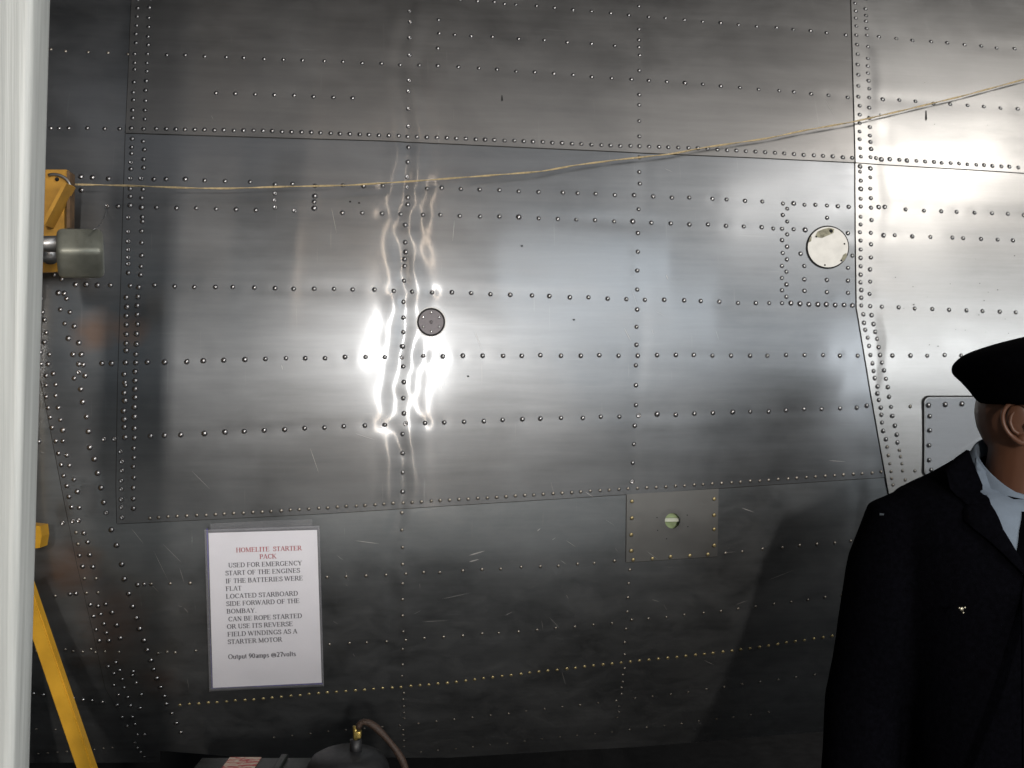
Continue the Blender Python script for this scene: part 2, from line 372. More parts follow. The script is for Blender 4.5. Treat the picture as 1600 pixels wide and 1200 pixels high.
M_SKIN = skin_mat("aluminium_skin", brown_reflections=(((150, 520), .05, .45), ((208, 520), .035, .35)), tint=(.162, .170, .179))
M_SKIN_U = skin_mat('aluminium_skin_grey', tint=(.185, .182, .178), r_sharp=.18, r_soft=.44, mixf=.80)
M_SKIN_R = skin_mat("aluminium_skin_glare", tint=(.300, .298, .292), r_sharp=.18, r_soft=.43, mixf=.72)  # lighter tint puts part of the right-hand glare into the colour
M_SKIN_D = skin_mat("aluminium_skin_dull", brown_reflections=(((170, 970), .11, .75), ((110, 900), .07, .55), ((255, 1060), .06, .5)), tint=(.178, .194, .206), r_sharp=.22, r_soft=.36, mixf=.60, dull=.12, an=.8)
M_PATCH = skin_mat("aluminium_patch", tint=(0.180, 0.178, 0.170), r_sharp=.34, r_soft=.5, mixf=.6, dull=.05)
M_GRIME = mat("seam_grime", (.018, .017, .016), .8)
M_RIVET = mat("rivet_steel", (.36, .355, .36), .30, 1.0, .15, 60)
M_RIVET_S = mat("rivet_alloy", (.30, .275, .24), .40, .9, .2, 60)
M_BRASS = mat("rivet_yellow", (.40, .33, .17), .45, .8, .25, 40)
M_RING = mat("rivet_grime", (.05, .05, .055), .5, .5, .3, 50)


# ------------------------------------------------------------------ small mesh helpers
def link(name, me, parent=None, mats=()):
    o = bpy.data.objects.new(name, me); col.objects.link(o)
    if parent is not None: o.parent = parent
    for m in mats: me.materials.append(m)
    return o


def mesh_from(verts, faces, smooth=True):
    me = bpy.data.meshes.new("mesh")
    me.from_pydata([tuple(map(float, v)) for v in verts], [], faces)
    if smooth: me.polygons.foreach_set("use_smooth", [True] * len(me.polygons))
    me.update()
    return me


def tag(o, label, cat=None, group=None, kind=None):
    if label: o["label"] = label
    if cat: o["category"] = cat
    if group: o["group"] = group
    if kind: o["kind"] = kind
    return o


def empty(name, loc=(0, 0, 0)):
    o = bpy.data.objects.new(name, None); o.empty_display_size = .1
    o.location = loc; col.objects.link(o); return o


def child(name, me, parent, *mats):
    """parts are modelled in world coordinates; keep them there under a parent that stands elsewhere"""
    o = link(name, me, parent, mats)
    o.matrix_parent_inverse = parent_world(parent).inverted()
    return o


def parent_world(p):
    m = Matrix.Translation(p.location) if p.parent is None else parent_world(p.parent) @ p.matrix_parent_inverse @ Matrix.Translation(p.location)
    return m


def tube_mesh(path, r, seg=10, caps=True):
    path = [Vector(p) for p in path]
    rs = r if hasattr(r, '__len__') else [r] * len(path)
    V, F = [], []
    up = Vector((0, 0, 1))
    prev = None
    for i, p in enumerate(path):
        t = (path[min(i + 1, len(path) - 1)] - path[max(i - 1, 0)]).normalized()
        a = prev if prev is not None else (up if abs(t.z) < .9 else Vector((1, 0, 0)))
        x = (a - t * a.dot(t)).normalized(); y = t.cross(x); prev = x
        for k in range(seg):
            an = 2 * PI * k / seg
            V.append(p + (x * math.cos(an) + y * math.sin(an)) * rs[i])
    for i in range(len(path) - 1):
        for k in range(seg):
            F.append((i * seg + k, i * seg + (k + 1) % seg, (i + 1) * seg + (k + 1) % seg, (i + 1) * seg + k))
    if caps:
        F.append(tuple(range(seg - 1, -1, -1))); F.append(tuple((len(path) - 1) * seg + k for k in range(seg)))
    return mesh_from(V, F)


def loft(rings, seg=32, caps=True):
    """rings: (centre, rx vector, ry vector[, squareness])"""
    V, F = [], []
    for rg in rings:
        c, ax, ay = Vector(rg[0]), Vector(rg[1]), Vector(rg[2]); n = rg[3] if len(rg) > 3 else 2.0
        for k in range(seg):
            a = 2 * PI * k / seg; ca, sa = math.cos(a), math.sin(a)
            V.append(c + ax * (abs(ca) ** (2 / n) * (1 if ca >= 0 else -1)) + ay * (abs(sa) ** (2 / n) * (1 if sa >= 0 else -1)))
    n = len(rings)
    for i in range(n - 1):
        for k in range(seg):
            F.append((i * seg + k, i * seg + (k + 1) % seg, (i + 1) * seg + (k + 1) % seg, (i + 1) * seg + k))
    if caps:
        F.append(tuple(range(seg - 1, -1, -1))); F.append(tuple((n - 1) * seg + k for k in range(seg)))
    return V, F


def box_mesh(cx, cy, cz, sx, sy, sz, bev=.004, rot=None, seg=2):
    bm = bmesh.new(); bmesh.ops.create_cube(bm, size=1)
    bmesh.ops.scale(bm, vec=(sx, sy, sz), verts=bm.verts)
    if bev: bmesh.ops.bevel(bm, geom=bm.edges[:], offset=bev, segments=seg, affect='EDGES', profile=.5)
    if rot is not None: bmesh.ops.rotate(bm, matrix=rot, verts=bm.verts)
    bmesh.ops.translate(bm, vec=(cx, cy, cz), verts=bm.verts)
    me = bpy.data.meshes.new("mesh"); bm.to_mesh(me); bm.free()
    me.polygons.foreach_set("use_smooth", [True] * len(me.polygons))
    try: me.set_sharp_from_angle(angle=math.radians(50))
    except Exception: pass
    return me


def poly_at(P, s):
    """point at share s of the length of polyline P"""
    P = np.array(P, float); L = np.concatenate([[0], np.cumsum(np.linalg.norm(np.diff(P, axis=0), axis=1))])
    d = np.asarray(s) * L[-1]
    return np.stack([np.interp(d, L, P[:, 0]), np.interp(d, L, P[:, 1])], -1)


# ------------------------------------------------------------------ fuselage
FUS = empty("aircraft_fuselage", tuple(base_pos(np.array(0.), np.array(-.8))))
FUS.location = (0, 2.2, 0.9)
tag(FUS, "bare riveted aluminium side of an old aircraft fuselage, polished and dented", "aircraft fuselage")
GRID = 4.2
PANELS = []


def panel(name, TL, TR, BR, BL, off, material, top=None, right=None, bottom=None, left=None, hole=None, sub=1.0, seams=(), label=None):
    top = [TL] + (top or []) + [TR]; bottom = [BL] + (bottom or []) + [BR]
    left = [TL] + (left or []) + [BL]; right = [TR] + (right or []) + [BR]
    ln = lambda P: sum(math.hypot(b[0] - a[0], b[1] - a[1]) for a, b in zip(P, P[1:]))
    nx = int(max(ln(top), ln(bottom)) / (GRID * sub)) + 2; ny = int(max(ln(left), ln(right)) / (GRID * sub)) + 2
    s = np.linspace(0, 1, nx); t = np.linspace(0, 1, ny)
    T, B, Lf, R = poly_at(top, s), poly_at(bottom, s), poly_at(left, t), poly_at(right, t)
    S, Tt = np.meshgrid(s, t)
    S, Tt = S[..., None], Tt[..., None]
    P = (1 - Tt) * T[None] + Tt * B[None] + (1 - S) * Lf[:, None] + S * R[:, None] \
        - ((1 - S) * (1 - Tt) * np.array(TL) + S * (1 - Tt) * np.array(TR) + (1 - S) * Tt * np.array(BL) + S * Tt * np.array(BR))
    px, py = P[..., 0].ravel(), P[..., 1].ravel()
    u, v = to_uv(px, py)
    h = detail(u, v) + off
    pos = base_pos(u, v); nr = base_nrm(v)
    V = pos + nr * h[:, None]
    idx = np.arange(nx * ny).reshape(ny, nx)
    q = np.stack([idx[:-1, :-1], idx[1:, :-1], idx[1:, 1:], idx[:-1, 1:]], -1).reshape(-1, 4)
    if hole is not None:
        cx, cy, r = hole
        d = np.hypot(px[q].mean(1) - cx, py[q].mean(1) - cy)
        q = q[d > r]
    # rim folded back at the sheet's edge
    ring = np.concatenate([idx[0, :], idx[1:, -1], idx[-1, -2::-1], idx[-2:0:-1, 0]])
    n0 = len(V); nr_ = len(ring)
    rimA = V[ring]; rimB = pos[ring] - nr[ring] * .0025 + nr[ring] * (detail(u[ring], v[ring])[:, None])
    Vall = np.concatenate([V, rimA, rimB])
    fr = np.stack([np.arange(nr_), (np.arange(nr_) + 1) % nr_], -1)
    rimq = np.stack([n0 + fr[:, 0], n0 + fr[:, 1], n0 + nr_ + fr[:, 1], n0 + nr_ + fr[:, 0]], -1)
    faces = np.concatenate([q, rimq])
    me = bpy.data.meshes.new("mesh")
    me.from_pydata(Vall.tolist(), [], faces.tolist())
    me.polygons.foreach_set("use_smooth", [True] * len(me.polygons))
    uvl = me.uv_layers.new(name="UVMap")
    UVv = np.concatenate([np.stack([u, v], -1), np.stack([u[ring], v[ring]], -1), np.stack([u[ring], v[ring]], -1)])
    li = np.empty(len(me.loops), dtype=np.int32); me.loops.foreach_get("vertex_index", li)
    uvl.data.foreach_set("uv", UVv[li].astype(np.float32).ravel())
    o = child(name, me, FUS, material)
    if label: o["label"] = label
    outline = np.concatenate([poly_at(top, np.linspace(0, 1, 40)), poly_at(right, np.linspace(0, 1, 40)), poly_at(bottom, np.linspace(1, 0, 40)), poly_at(left, np.linspace(1, 0, 40))])
    PANELS.append((o, off, outline))
    E = {'top': top, 'bottom': bottom, 'left': left, 'right': right}
    for sd, w, lowoff in seams:
        k = {'top': (0, -1), 'bottom': (0, 1), 'left': (-1, 0), 'right': (1, 0)}[sd]
        Q = poly_at(E[sd], np.linspace(0, 1, 160))
        A = Q - np.array(k) * .3; Bq = Q + np.array(k) * w
        ua, va = to_uv(A[:, 0], A[:, 1]); ub, vb = to_uv(Bq[:, 0], Bq[:, 1])
        pa = base_pos(ua, va) + base_nrm(va) * (detail(ua, va) + lowoff + .0004)[:, None]
        pb = base_pos(ub, vb) + base_nrm(vb) * (detail(ub, vb) + lowoff + .0004)[:, None]
        n = len(Q)
        child("seam_grime", mesh_from(np.concatenate([pa, pb]), [(i, i + 1, n + i + 1, n + i) for i in range(n - 1)]), o, M_GRIME)
    return o


mm = .001
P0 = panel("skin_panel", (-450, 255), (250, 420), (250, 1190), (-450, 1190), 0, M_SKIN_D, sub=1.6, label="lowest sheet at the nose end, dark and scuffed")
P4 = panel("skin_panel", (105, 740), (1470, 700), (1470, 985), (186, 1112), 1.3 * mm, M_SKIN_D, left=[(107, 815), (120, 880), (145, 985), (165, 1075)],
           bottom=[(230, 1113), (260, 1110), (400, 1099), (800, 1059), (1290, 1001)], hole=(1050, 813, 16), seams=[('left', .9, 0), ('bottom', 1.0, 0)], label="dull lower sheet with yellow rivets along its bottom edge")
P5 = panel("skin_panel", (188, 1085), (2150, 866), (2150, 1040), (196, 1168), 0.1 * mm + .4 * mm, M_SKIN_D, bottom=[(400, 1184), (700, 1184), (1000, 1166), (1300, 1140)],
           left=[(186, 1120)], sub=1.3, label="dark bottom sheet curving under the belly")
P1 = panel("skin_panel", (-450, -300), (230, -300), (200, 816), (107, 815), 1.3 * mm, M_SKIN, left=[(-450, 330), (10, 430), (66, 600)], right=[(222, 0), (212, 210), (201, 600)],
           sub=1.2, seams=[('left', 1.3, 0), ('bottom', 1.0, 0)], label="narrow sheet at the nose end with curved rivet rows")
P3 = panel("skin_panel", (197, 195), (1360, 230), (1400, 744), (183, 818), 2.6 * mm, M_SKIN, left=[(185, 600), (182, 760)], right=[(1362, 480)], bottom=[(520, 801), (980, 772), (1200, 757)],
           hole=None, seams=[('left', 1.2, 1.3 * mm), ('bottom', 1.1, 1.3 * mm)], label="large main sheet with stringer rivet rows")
P2 = panel("skin_panel", (211, -300), (1355, -300), (1358, 256), (197, 209), 3.9 * mm, M_SKIN_U, left=[(206, 0)], right=[(1352, 0)], bottom=[(600, 221), (1000, 240)],
           seams=[('left', 1.2, 1.3 * mm), ('bottom', 1.1, 2.6 * mm)], label="upper grey sheet lapping over the main sheet")
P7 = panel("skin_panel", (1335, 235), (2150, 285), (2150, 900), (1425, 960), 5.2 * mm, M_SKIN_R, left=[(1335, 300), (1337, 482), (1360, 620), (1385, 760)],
           seams=[('left', 1.2, 2.6 * mm)], label="sheet behind the mannequin, tinted lighter for its glare")
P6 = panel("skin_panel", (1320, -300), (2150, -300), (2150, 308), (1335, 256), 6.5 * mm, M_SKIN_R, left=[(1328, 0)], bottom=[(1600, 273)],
           seams=[('left', 1.2, 3.9 * mm), ('bottom', 1.0, 5.2 * mm)], label="upper sheet beyond the vertical seam, tinted lighter for its glare")
PATCH = panel("repair_plate", (979, 772), (1122, 763), (1120, 868), (978, 878), 2.3 * mm, M_PATCH, hole=(1050, 813, 14), sub=.6, seams=[('left', 1.2, 1.3 * mm), ('bottom', .9, 1.3 * mm)],
              label="dull square repair plate with a small hole")


def inside(poly, x, y):
    c = False; n = len(poly); j = n - 1
    for i in range(n):
        if (poly[i][1] > y) != (poly[j][1] > y) and x < (poly[j][0] - poly[i][0]) * (y - poly[i][1]) / (poly[j][1] - poly[i][1] + 1e-12) + poly[i][0]: c = not c
        j = i
    return c


# ---- rivet heads
def rivet_mesh(r, hgt, m, ring=False, flange=1.24):
    V, F = [], []
    prof = [(1.0, 0.0), (.86, .52), (.50, .88)]
    if ring: prof = [(1.0, 0.0), (.90, .70), (.62, .80), (.40, .25)]
    seg = 9
    for pr, pz in prof:
        for k in range(seg):
            a = 2 * PI * k / seg; V.append((r * pr * math.cos(a), r * pr * math.sin(a), hgt * pz))
    for i in range(len(prof) - 1):
        for k in range(seg): F.append((i * seg + k, i * seg + (k + 1) % seg, (i + 1) * seg + (k + 1) % seg, (i + 1) * seg + k))
    V.append((0, 0, hgt * (1.0 if not ring else .30)))
    ap = len(V) - 1; b0 = (len(prof) - 1) * seg
    for k in range(seg): F.append((b0 + k, b0 + (k + 1) % seg, ap))
    nf = len(F)
    f0 = len(V)
    for k in range(seg):
        a = 2 * PI * k / seg; V.append((r * flange * math.cos(a), r * flange * math.sin(a), .00018))
    for k in range(seg):
        a = 2 * PI * k / seg; V.append((r * .97 * math.cos(a), r * .97 * math.sin(a), .00030))
    for k in range(seg): F.append((f0 + k, f0 + (k + 1) % seg, f0 + seg + (k + 1) % seg, f0 + seg + k))
    me = mesh_from(V, F)
    me.materials.append(m); me.materials.append(M_RING)
    mi = [0] * nf + [1] * seg
    me.polygons.foreach_set("material_index", mi)
    return me


RM = {'d': rivet_mesh(.0040, .0027, M_RIVET), 'b': rivet_mesh(.0048, .0031, M_RIVET), 'r': rivet_mesh(.0041, .0022, M_RIVET, True),
      's': rivet_mesh(.0033, .0018, M_RIVET_S, flange=1.15), 'y': rivet_mesh(.0041, .0022, M_BRASS, flange=1.1)}
RDET = detail(RU, RVV)
RSIZE = {'d': 4.0, 'b': 4.8, 'r': 4.1, 's': 3.3, 'y': 4.1}
recs = []
for i, (x, y, k) in enumerate(RV):
    best, bo = None, -1
    for o, off, pl in PANELS:
        if off > bo and inside(pl, x, y): best, bo = o, off
    if best is None: continue
    p = base_pos(RU[i], RVV[i]) + base_nrm(RVV[i]) * (RDET[i] + bo)
    n = Vector(base_nrm(RVV[i])) + Vector((random.gauss(0, .03), random.gauss(0, .03), random.gauss(0, .03)))
    sc = random.uniform(.93, 1.07)
    vis = RSIZE[k] * sc / np.linalg.norm(p - CC) * (1 if 45 < x < 1600 else .3) * (.3 if (x > 1400 and y > 750) else 1)
    recs.append((vis, best, Vector(p), n.normalized(), k, sc))
recs.sort(key=lambda r: -r[0])
rest = {'v': [], 'f': [], 'm': []}
ALLM = [M_RIVET, M_RING, M_RIVET_S, M_BRASS]
for j, (vis, o, p, n, k, sc) in enumerate(recs):
    me = RM[k]
    mw = Matrix.Translation(p) @ n.to_track_quat('Z', 'Y').to_matrix().to_4x4() @ Matrix.Rotation(random.uniform(0, 6), 4, 'Z') @ Matrix.Scale(sc, 4)
    if j < 300:
        r = bpy.data.objects.new("rivet", me); col.objects.link(r)
        r.parent = o; r.matrix_parent_inverse = parent_world(o).inverted(); r.matrix_basis = mw
    else:
        b0 = len(rest['v'])
        rest['v'] += [mw @ vv.co for vv in me.vertices]
        mmap = [ALLM.index(mt) for mt in me.materials]
        for pl in me.polygons:
            rest['f'].append([b0 + q for q in pl.vertices]); rest['m'].append(mmap[pl.material_index])
me = mesh_from(rest['v'], rest['f'])
ro = child("rivet_rows", me, FUS, *ALLM); me.polygons.foreach_set("material_index", rest['m'])
ro["kind"] = "stuff"
print("rivets", len(recs), "panels", len(PANELS))


# ---- flush discs and plates laid on the skin
def on_skin(x, y, off):
    u, v = to_uv(np.array([x]), np.array([y]))
    return Vector((base_pos(u, v) + base_nrm(v) * (detail(u, v) + off)[:, None])[0]), Vector(base_nrm(v)[0])


def patch_mesh(outline, off, inner=None, thick=0.0, calm=False):
    """a flat piece that follows the skin; outline in photo pixels; thick folds its edge back"""
    O = np.array(outline, float)
    u, v = to_uv(O[:, 0], O[:, 1])
    if calm: hh = np.full(len(u), float(detail(np.array([u.mean()]), np.array([v.mean()]))[0]))
    else: hh = detail(u, v)
    A = base_pos(u, v) + base_nrm(v) * (hh + off)[:, None]
    n = len(O)
    if inner is None:
        V = list(A); F = [tuple(range(n - 1, -1, -1))]
    else:
        I = np.array(inner, float); ui, vi = to_uv(I[:, 0], I[:, 1])
        B = base_pos(ui, vi) + base_nrm(vi) * ((np.full(len(ui), hh.mean()) if calm else detail(ui, vi)) + off)[:, None]
        V = list(A) + list(B); F = [(i, n + i, n + (i + 1) % n, (i + 1) % n) for i in range(n)]
    if thick:
        b = len(V); C = A - base_nrm(v) * thick
        V += list(A) + list(C); F += [(b + (i + 1) % n, b + i, b + n + i, b + n + (i + 1) % n) for i in range(n)]
    me = mesh_from(V, F, smooth=False)
    uvl = me.uv_layers.new(name="UVMap")
    for lp in me.loops:
        w = me.vertices[lp.vertex_index].co; uvl.data[lp.index].uv = (w.x, w.z)
    return me


def circ(cx, cy, r, n=40, sq=1.0):
    return [(cx + r * math.cos(2 * PI * k / n), cy + r * sq * math.sin(2 * PI * k / n)) for k in range(n)]


def dome_at(x, y, off, r, h, m, name, parent, seg=12):
    p, n = on_skin(x, y, off)
    V, F = [], []
    for pr, pz in ((1, 0), (.85, .6), (.45, .93)):
        for k in range(seg): V.append((r * pr * math.cos(2 * PI * k / seg), r * pr * math.sin(2 * PI * k / seg), h * pz))
    V.append((0, 0, h))
    for i in range(2):
        for k in range(seg): F.append((i * seg + k, i * seg + (k + 1) % seg, (i + 1) * seg + (k + 1) % seg, (i + 1) * seg + k))
    for k in range(seg): F.append((2 * seg + k, 2 * seg + (k + 1) % seg, 3 * seg))
    mw = Matrix.Translation(p) @ n.to_track_quat('Z', 'Y').to_matrix().to_4x4()
    return child(name, mesh_from([mw @ Vector(q) for q in V], F), parent, m)


M_DARKCOVER = mat("dark_cover", (.075, .07, .075), .42, .75, .25, 60, bump=.2)
M_SCREW = mat("screw_metal", (.62, .62, .62), .25, 1.0)
M_COVRIM = mat('cover_rim_metal', (.22, .22, .22), .4, .8)
M_HOLE = mat("hole_black", (.006, .006, .006), .9)
M_PORT = mat("port_cover_pale", (.50, .49, .46), .45, .35, .10, 45, bump=.1)
M_RESIDUE = mat("tape_residue", (.25, .24, .17), .7, 0, .45, 130)

# dark round cover with six screws
cov = child("round_cover", patch_mesh(circ(673.5, 503.5, 19.3), 4.3 * mm, calm=True, thick=.0015), FUS, M_DARKCOVER)
cov["label"] = "dark round cover held by six screws"
child("cover_gap", patch_mesh(circ(673.5, 503.5, 22), 3.9 * mm, inner=circ(673.5, 503.5, 19.0), calm=True), cov, M_HOLE)
child("cover_rim", patch_mesh(circ(673.5, 503.5, 23.6), 4.0 * mm, inner=circ(673.5, 503.5, 22.0), calm=True, thick=.003), cov, M_COVRIM)
for a in range(6):
    an = PI / 2 + a * PI / 3
    dome_at(673.5 + 14.5 * math.cos(an), 503.5 + 15 * math.sin(an), 4.3 * mm, .0026, .0012, M_SCREW if a not in (1, 5) else M_RIVET, "screw", cov)
dome_at(673.5, 503.5, 4.3 * mm, .0032, .0007, M_DARKCOVER, "centre_boss", cov)
# pale round port cover
prt = child("port_cover", patch_mesh(circ(1292.5, 387, 31.5), 4.3 * mm, calm=True, thick=.0015), FUS, M_PORT)
prt["label"] = "pale round port cover with tape residue on its rim"
child("cover_gap", patch_mesh(circ(1292, 387, 33.6), 3.9 * mm, inner=circ(1292.9, 387, 31.2), calm=True), prt, M_HOLE)
child("tape_residue", patch_mesh([(1272, 371), (1276, 363), (1285, 359), (1294, 357), (1302, 359), (1301, 365), (1292, 369), (1283, 373)], 4.7 * mm, calm=True), prt, M_RESIDUE)
child("tape_residue", patch_mesh([(1312, 408), (1316, 399), (1321, 396), (1322, 402), (1317, 409)], 4.7 * mm, calm=True), prt, M_RESIDUE)
child("tape_residue", patch_mesh([(1262, 380), (1264, 372), (1267, 370), (1266, 378)], 4.7 * mm, calm=True), prt, M_RESIDUE)
for x, y, r in ((1297, 362, .0042), (1274, 371, .0018), (1318, 382, .0020), (1313, 408, .0022), (1287.5, 415, .0019)):
    dome_at(x, y, 4.75 * mm, r, .0004, M_HOLE, "screw_hole", prt)
# rounded access plate on the right
def rrect(x0, y0, x1, y1, r, n=7):
    P = []
    for cx, cy, a0 in ((x1 - r, y0 + r, -PI / 2), (x1 - r, y1 - r, 0), (x0 + r, y1 - r, PI / 2), (x0 + r, y0 + r, PI)):
        for k in range(n): P.append((cx + r * math.cos(a0 + PI / 2 * k / (n - 1)), cy + r * math.sin(a0 + PI / 2 * k / (n - 1))))
    return P
M_PLATE = skin_mat("access_plate_metal", tint=(.165, .17, .177), r_sharp=.26, r_soft=.45, mixf=.6, dull=.04)
acc = child("access_plate", patch_mesh(rrect(1440.5, 620.5, 1640, 742.5, 9), 8.2 * mm, thick=.004, calm=True), FUS, M_PLATE)
acc["label"] = "rounded access plate beside the mannequin's neck"
child("plate_gap", patch_mesh(rrect(1438, 618, 1643, 745, 10), 6.2 * mm, inner=rrect(1440.8, 620.8, 1639.6, 742, 9), calm=True), acc, M_GRIME)
child("plate_bevel", patch_mesh(rrect(1440.2, 620.2, 1640.3, 742.8, 9), 8.4 * mm, inner=rrect(1442, 622, 1638, 741, 8), calm=True), acc, M_COVRIM)
for i, (x, y) in enumerate(PLATE_RIV):
    u, v = to_uv(np.array([1540.]), np.array([681.])); hm = detail(u, v)[0]
    uu, vv = to_uv(np.array([float(x)]), np.array([float(y)]))
    p = Vector((base_pos(uu, vv) + base_nrm(vv) * (hm + 8.2 * mm))[0])
    r = bpy.data.objects.new("rivet", RM['b'] if i < 7 else RM['d']); col.objects.link(r); r.parent = acc
    r.matrix_parent_inverse = parent_world(acc).inverted()
    r.matrix_basis = Matrix.Translation(p) @ Vector(base_nrm(vv)[0]).to_track_quat('Z', 'Y').to_matrix().to_4x4()
# hole of the repair plate: the plate is cut, the stringer behind shows
M_ZINC = mat("green_primer", (.36, .46, .24), .55, 0, .15, 60)
M_PALE = mat("pale_primer", (.62, .66, .55), .5, 0, .1, 60)
ring = child("hole_edge", patch_mesh(circ(1050, 813, 19), 2.5 * mm, inner=circ(1050, 813, 11.8), calm=True), PATCH, M_PATCH)
for x, y in ((1026, 808), (1073, 804), (1074, 822), (1027, 828), (1041, 841)):
    dome_at(x, y, 2.5 * mm, .0012, .0002, M_HOLE, "screw_hole", PATCH)
pc, pn = on_skin(1050, 813, 0)
def slab(name, c0, c1, off, m):
    u, v = to_uv(np.array([1020., 1080., 1080., 1020.]), np.array([c0, c0, c1, c1]))
    A = base_pos(u, v) + base_nrm(v) * off; B = A - base_nrm(v) * .01
    V = list(A) + list(B)
    return child(name, mesh_from(V, [(3, 2, 1, 0), (0, 1, 5, 4), (1, 2, 6, 5), (2, 3, 7, 6), (3, 0, 4, 7)], False), PATCH, m)
slab("stringer_top", 785, 811, -.010, M_ZINC)
slab("stringer_lip", 811.5, 817, -.008, M_PALE)
slab("stringer_web", 817.5, 842, -.022, M_ZINC)

# small dark runs and nicks of paint on the sheets
def fleck(P, off=4.6 * mm):
    o = child("paint_fleck", patch_mesh(P, off), FUS, M_HOLE); return o
fleck([(783.2, 151), (784.4, 151), (785.6, 159), (783.8, 160.5), (782.6, 159)])
fleck([(1443.3, 176), (1444.8, 176), (1445.8, 189), (1444, 192), (1442.8, 189)], 7.1 * mm)
fleck([(1372, 180), (1373, 180), (1373.5, 185), (1371.5, 185)], 7.1 * mm)
for x, y in ((547, 316), (561, 318), (896, 500), (731, 588), (815, 385)):
    fleck([(x - 2, y - .8), (x + 1, y - 1.6), (x + 2.2, y + .6), (x - .5, y + 1.5)], 3.4 * mm)
for k in range(26):
    x, y = random.uniform(1395, 1590), random.uniform(400, 545); r = random.uniform(.4, 1.1)
    if k > 21: x, y = random.uniform(1400, 1590), random.uniform(130, 230)
    fleck([(x - r, y), (x, y - r), (x + r, y), (x, y + r)], (7.1 if y < 240 else 5.8) * mm)

# scratches on the sheets
SCR = [((555, 844), (592, 849), 1.0), ((733, 867), (757, 860), 1.8), ((733, 877), (748, 873), 1.6), ((710, 345), (707, 378), .5), ((518, 325), (526, 365), .4), ((742, 520), (752, 545), .6), ((975, 513), (985, 533), .8),
       ((1293, 719), (1320, 721), .8), ((914, 768), (926, 776), .7), ((875, 874), (884, 880), .5), ((839, 829), (844, 825), 1.0), ((862, 843), (868, 839), .6), ((555, 677), (586, 687), .5), ((485, 700), (498, 738), .5), ((440, 570), (442, 578), .7),
       ((1158, 793), (1178, 800), .7), ((1040, 430), (1043, 438), .8), ((1200, 905), (1240, 890), .4), ((300, 735), (330, 765), .4), ((255, 850), (285, 880), .4), ((240, 860), (262, 905), .4), ((205, 825), (225, 850), .5), ((690, 935), (735, 925), .4), ((660, 970), (700, 968), .4)]
for k in range(32):
    x, y = random.uniform(220, 1150), random.uniform(810, 1060); a = random.choice((random.gauss(.6, .25), random.gauss(-.3, .3), random.gauss(1.2, .3))); l_ = random.uniform(5, 26)
    if 315 < x < 515 and y > 790: continue
    SCR.append(((x, y), (x + l_ * math.cos(a), y + l_ * math.sin(a)), random.uniform(.22, .5)))
for k in range(10):
    x, y = random.uniform(250, 1300), random.uniform(120, 760); a = random.gauss(1.2, .35); l_ = random.uniform(6, 30)
    SCR.append(((x, y), (x + l_ * math.cos(a), y + l_ * math.sin(a)), random.uniform(.18, .4)))
sV, sF = [], []
for (xa, ya), (xb, yb), w in SCR:
    d = np.array([xb - xa, yb - ya], float); d /= np.linalg.norm(d); nn = np.array([-d[1], d[0]]) * w * .5
    offp = 3.0 * mm
    for o_, of_, pl in PANELS:
        if inside(pl, (xa + xb) / 2, (ya + yb) / 2): offp = of_ + .00035
    b0 = len(sV)
    Q = []
    for t, ww in ((0, .1), (.3, 1), (.7, .8), (1, .1)):
        c = np.array([xa + (xb - xa) * t, ya + (yb - ya) * t]); Q += [c + nn * ww, c - nn * ww]
    Q = np.array(Q); uq, vq = to_uv(Q[:, 0], Q[:, 1])
    sV += list(base_pos(uq, vq) + base_nrm(vq) * (detail(uq, vq) + offp)[:, None])
    sF += [(b0 + 2 * i, b0 + 2 * i + 1, b0 + 2 * i + 3, b0 + 2 * i + 2) for i in range(3)]
M_SCR = mat("bare_scratch", (.40, .39, .38), .55, .3)
so = child("scratch_marks", mesh_from(sV, sF, False), FUS, M_SCR); so["kind"] = "stuff"

# ------------------------------------------------------------------ the floor of the hall
M_FLOOR = mat("pale_concrete", (.42, .42, .41), .55, 0, .15, 3, bump=.2, bscale=60)
fl = link("floor", mesh_from([(-30, -20, 0), (30, -20, 0), (30, 40, 0), (-30, 40, 0)], [(0, 1, 2, 3)], False), None, [M_FLOOR])
M_MAT = mat("added_mat_black", (.022, .022, .023), .8, 0, .25, 20, bump=.3, bscale=160)
fm = link("added_floor_mat", box_mesh(0, 5.7, .002, 24, 10.4, .008, 0), None, [M_MAT])  # added mat, keeps the floor's reflection in the lower metal dark
fm["kind"] = "structure"; fm["label"] = "dark mat added under the aircraft to darken the reflection in the lower metal"
fl["kind"] = "structure"; fl["label"] = "pale concrete hangar floor"

# ------------------------------------------------------------------ laminated notice taped to the sheet
NOT = empty("laminated_notice", tuple(on_skin(413, 950, .004)[0]))
tag(NOT, "white laminated paper notice about a starter pack, taped to the aluminium", "notice")
M_PAPER = mat("notice_paper", (.88, .87, .92), .45, 0, .03, 12, spec=.3)
m, nt, b = new_mat("clear_sleeve")
b.inputs["Base Color"].default_value = (.50, .50, .54, 1); b.inputs["Roughness"].default_value = .12
b.inputs["Alpha"].default_value = .16; b.inputs["Specular IOR Level"].default_value = .8
nz = nt.nodes.new("ShaderNodeTexNoise"); nz.inputs["Scale"].default_value = 35; nz.inputs["Detail"].default_value = 4
bp = nt.nodes.new("ShaderNodeBump"); bp.inputs["Strength"].default_value = .5; bp.inputs["Distance"].default_value = .004
tcn = nt.nodes.new("ShaderNodeTexCoord"); nt.links.new(tcn.outputs["Object"], nz.inputs["Vector"])
nt.links.new(nz.outputs[0], bp.inputs["Height"]); nt.links.new(bp.outputs[0], b.inputs["Normal"])
M_SLEEVE = m
M_EDGE = mat("sleeve_edge", (.12, .11, .30), .25, 0, .3, 60)
M_TEXT = mat("black_print", (.035, .035, .05), .5)
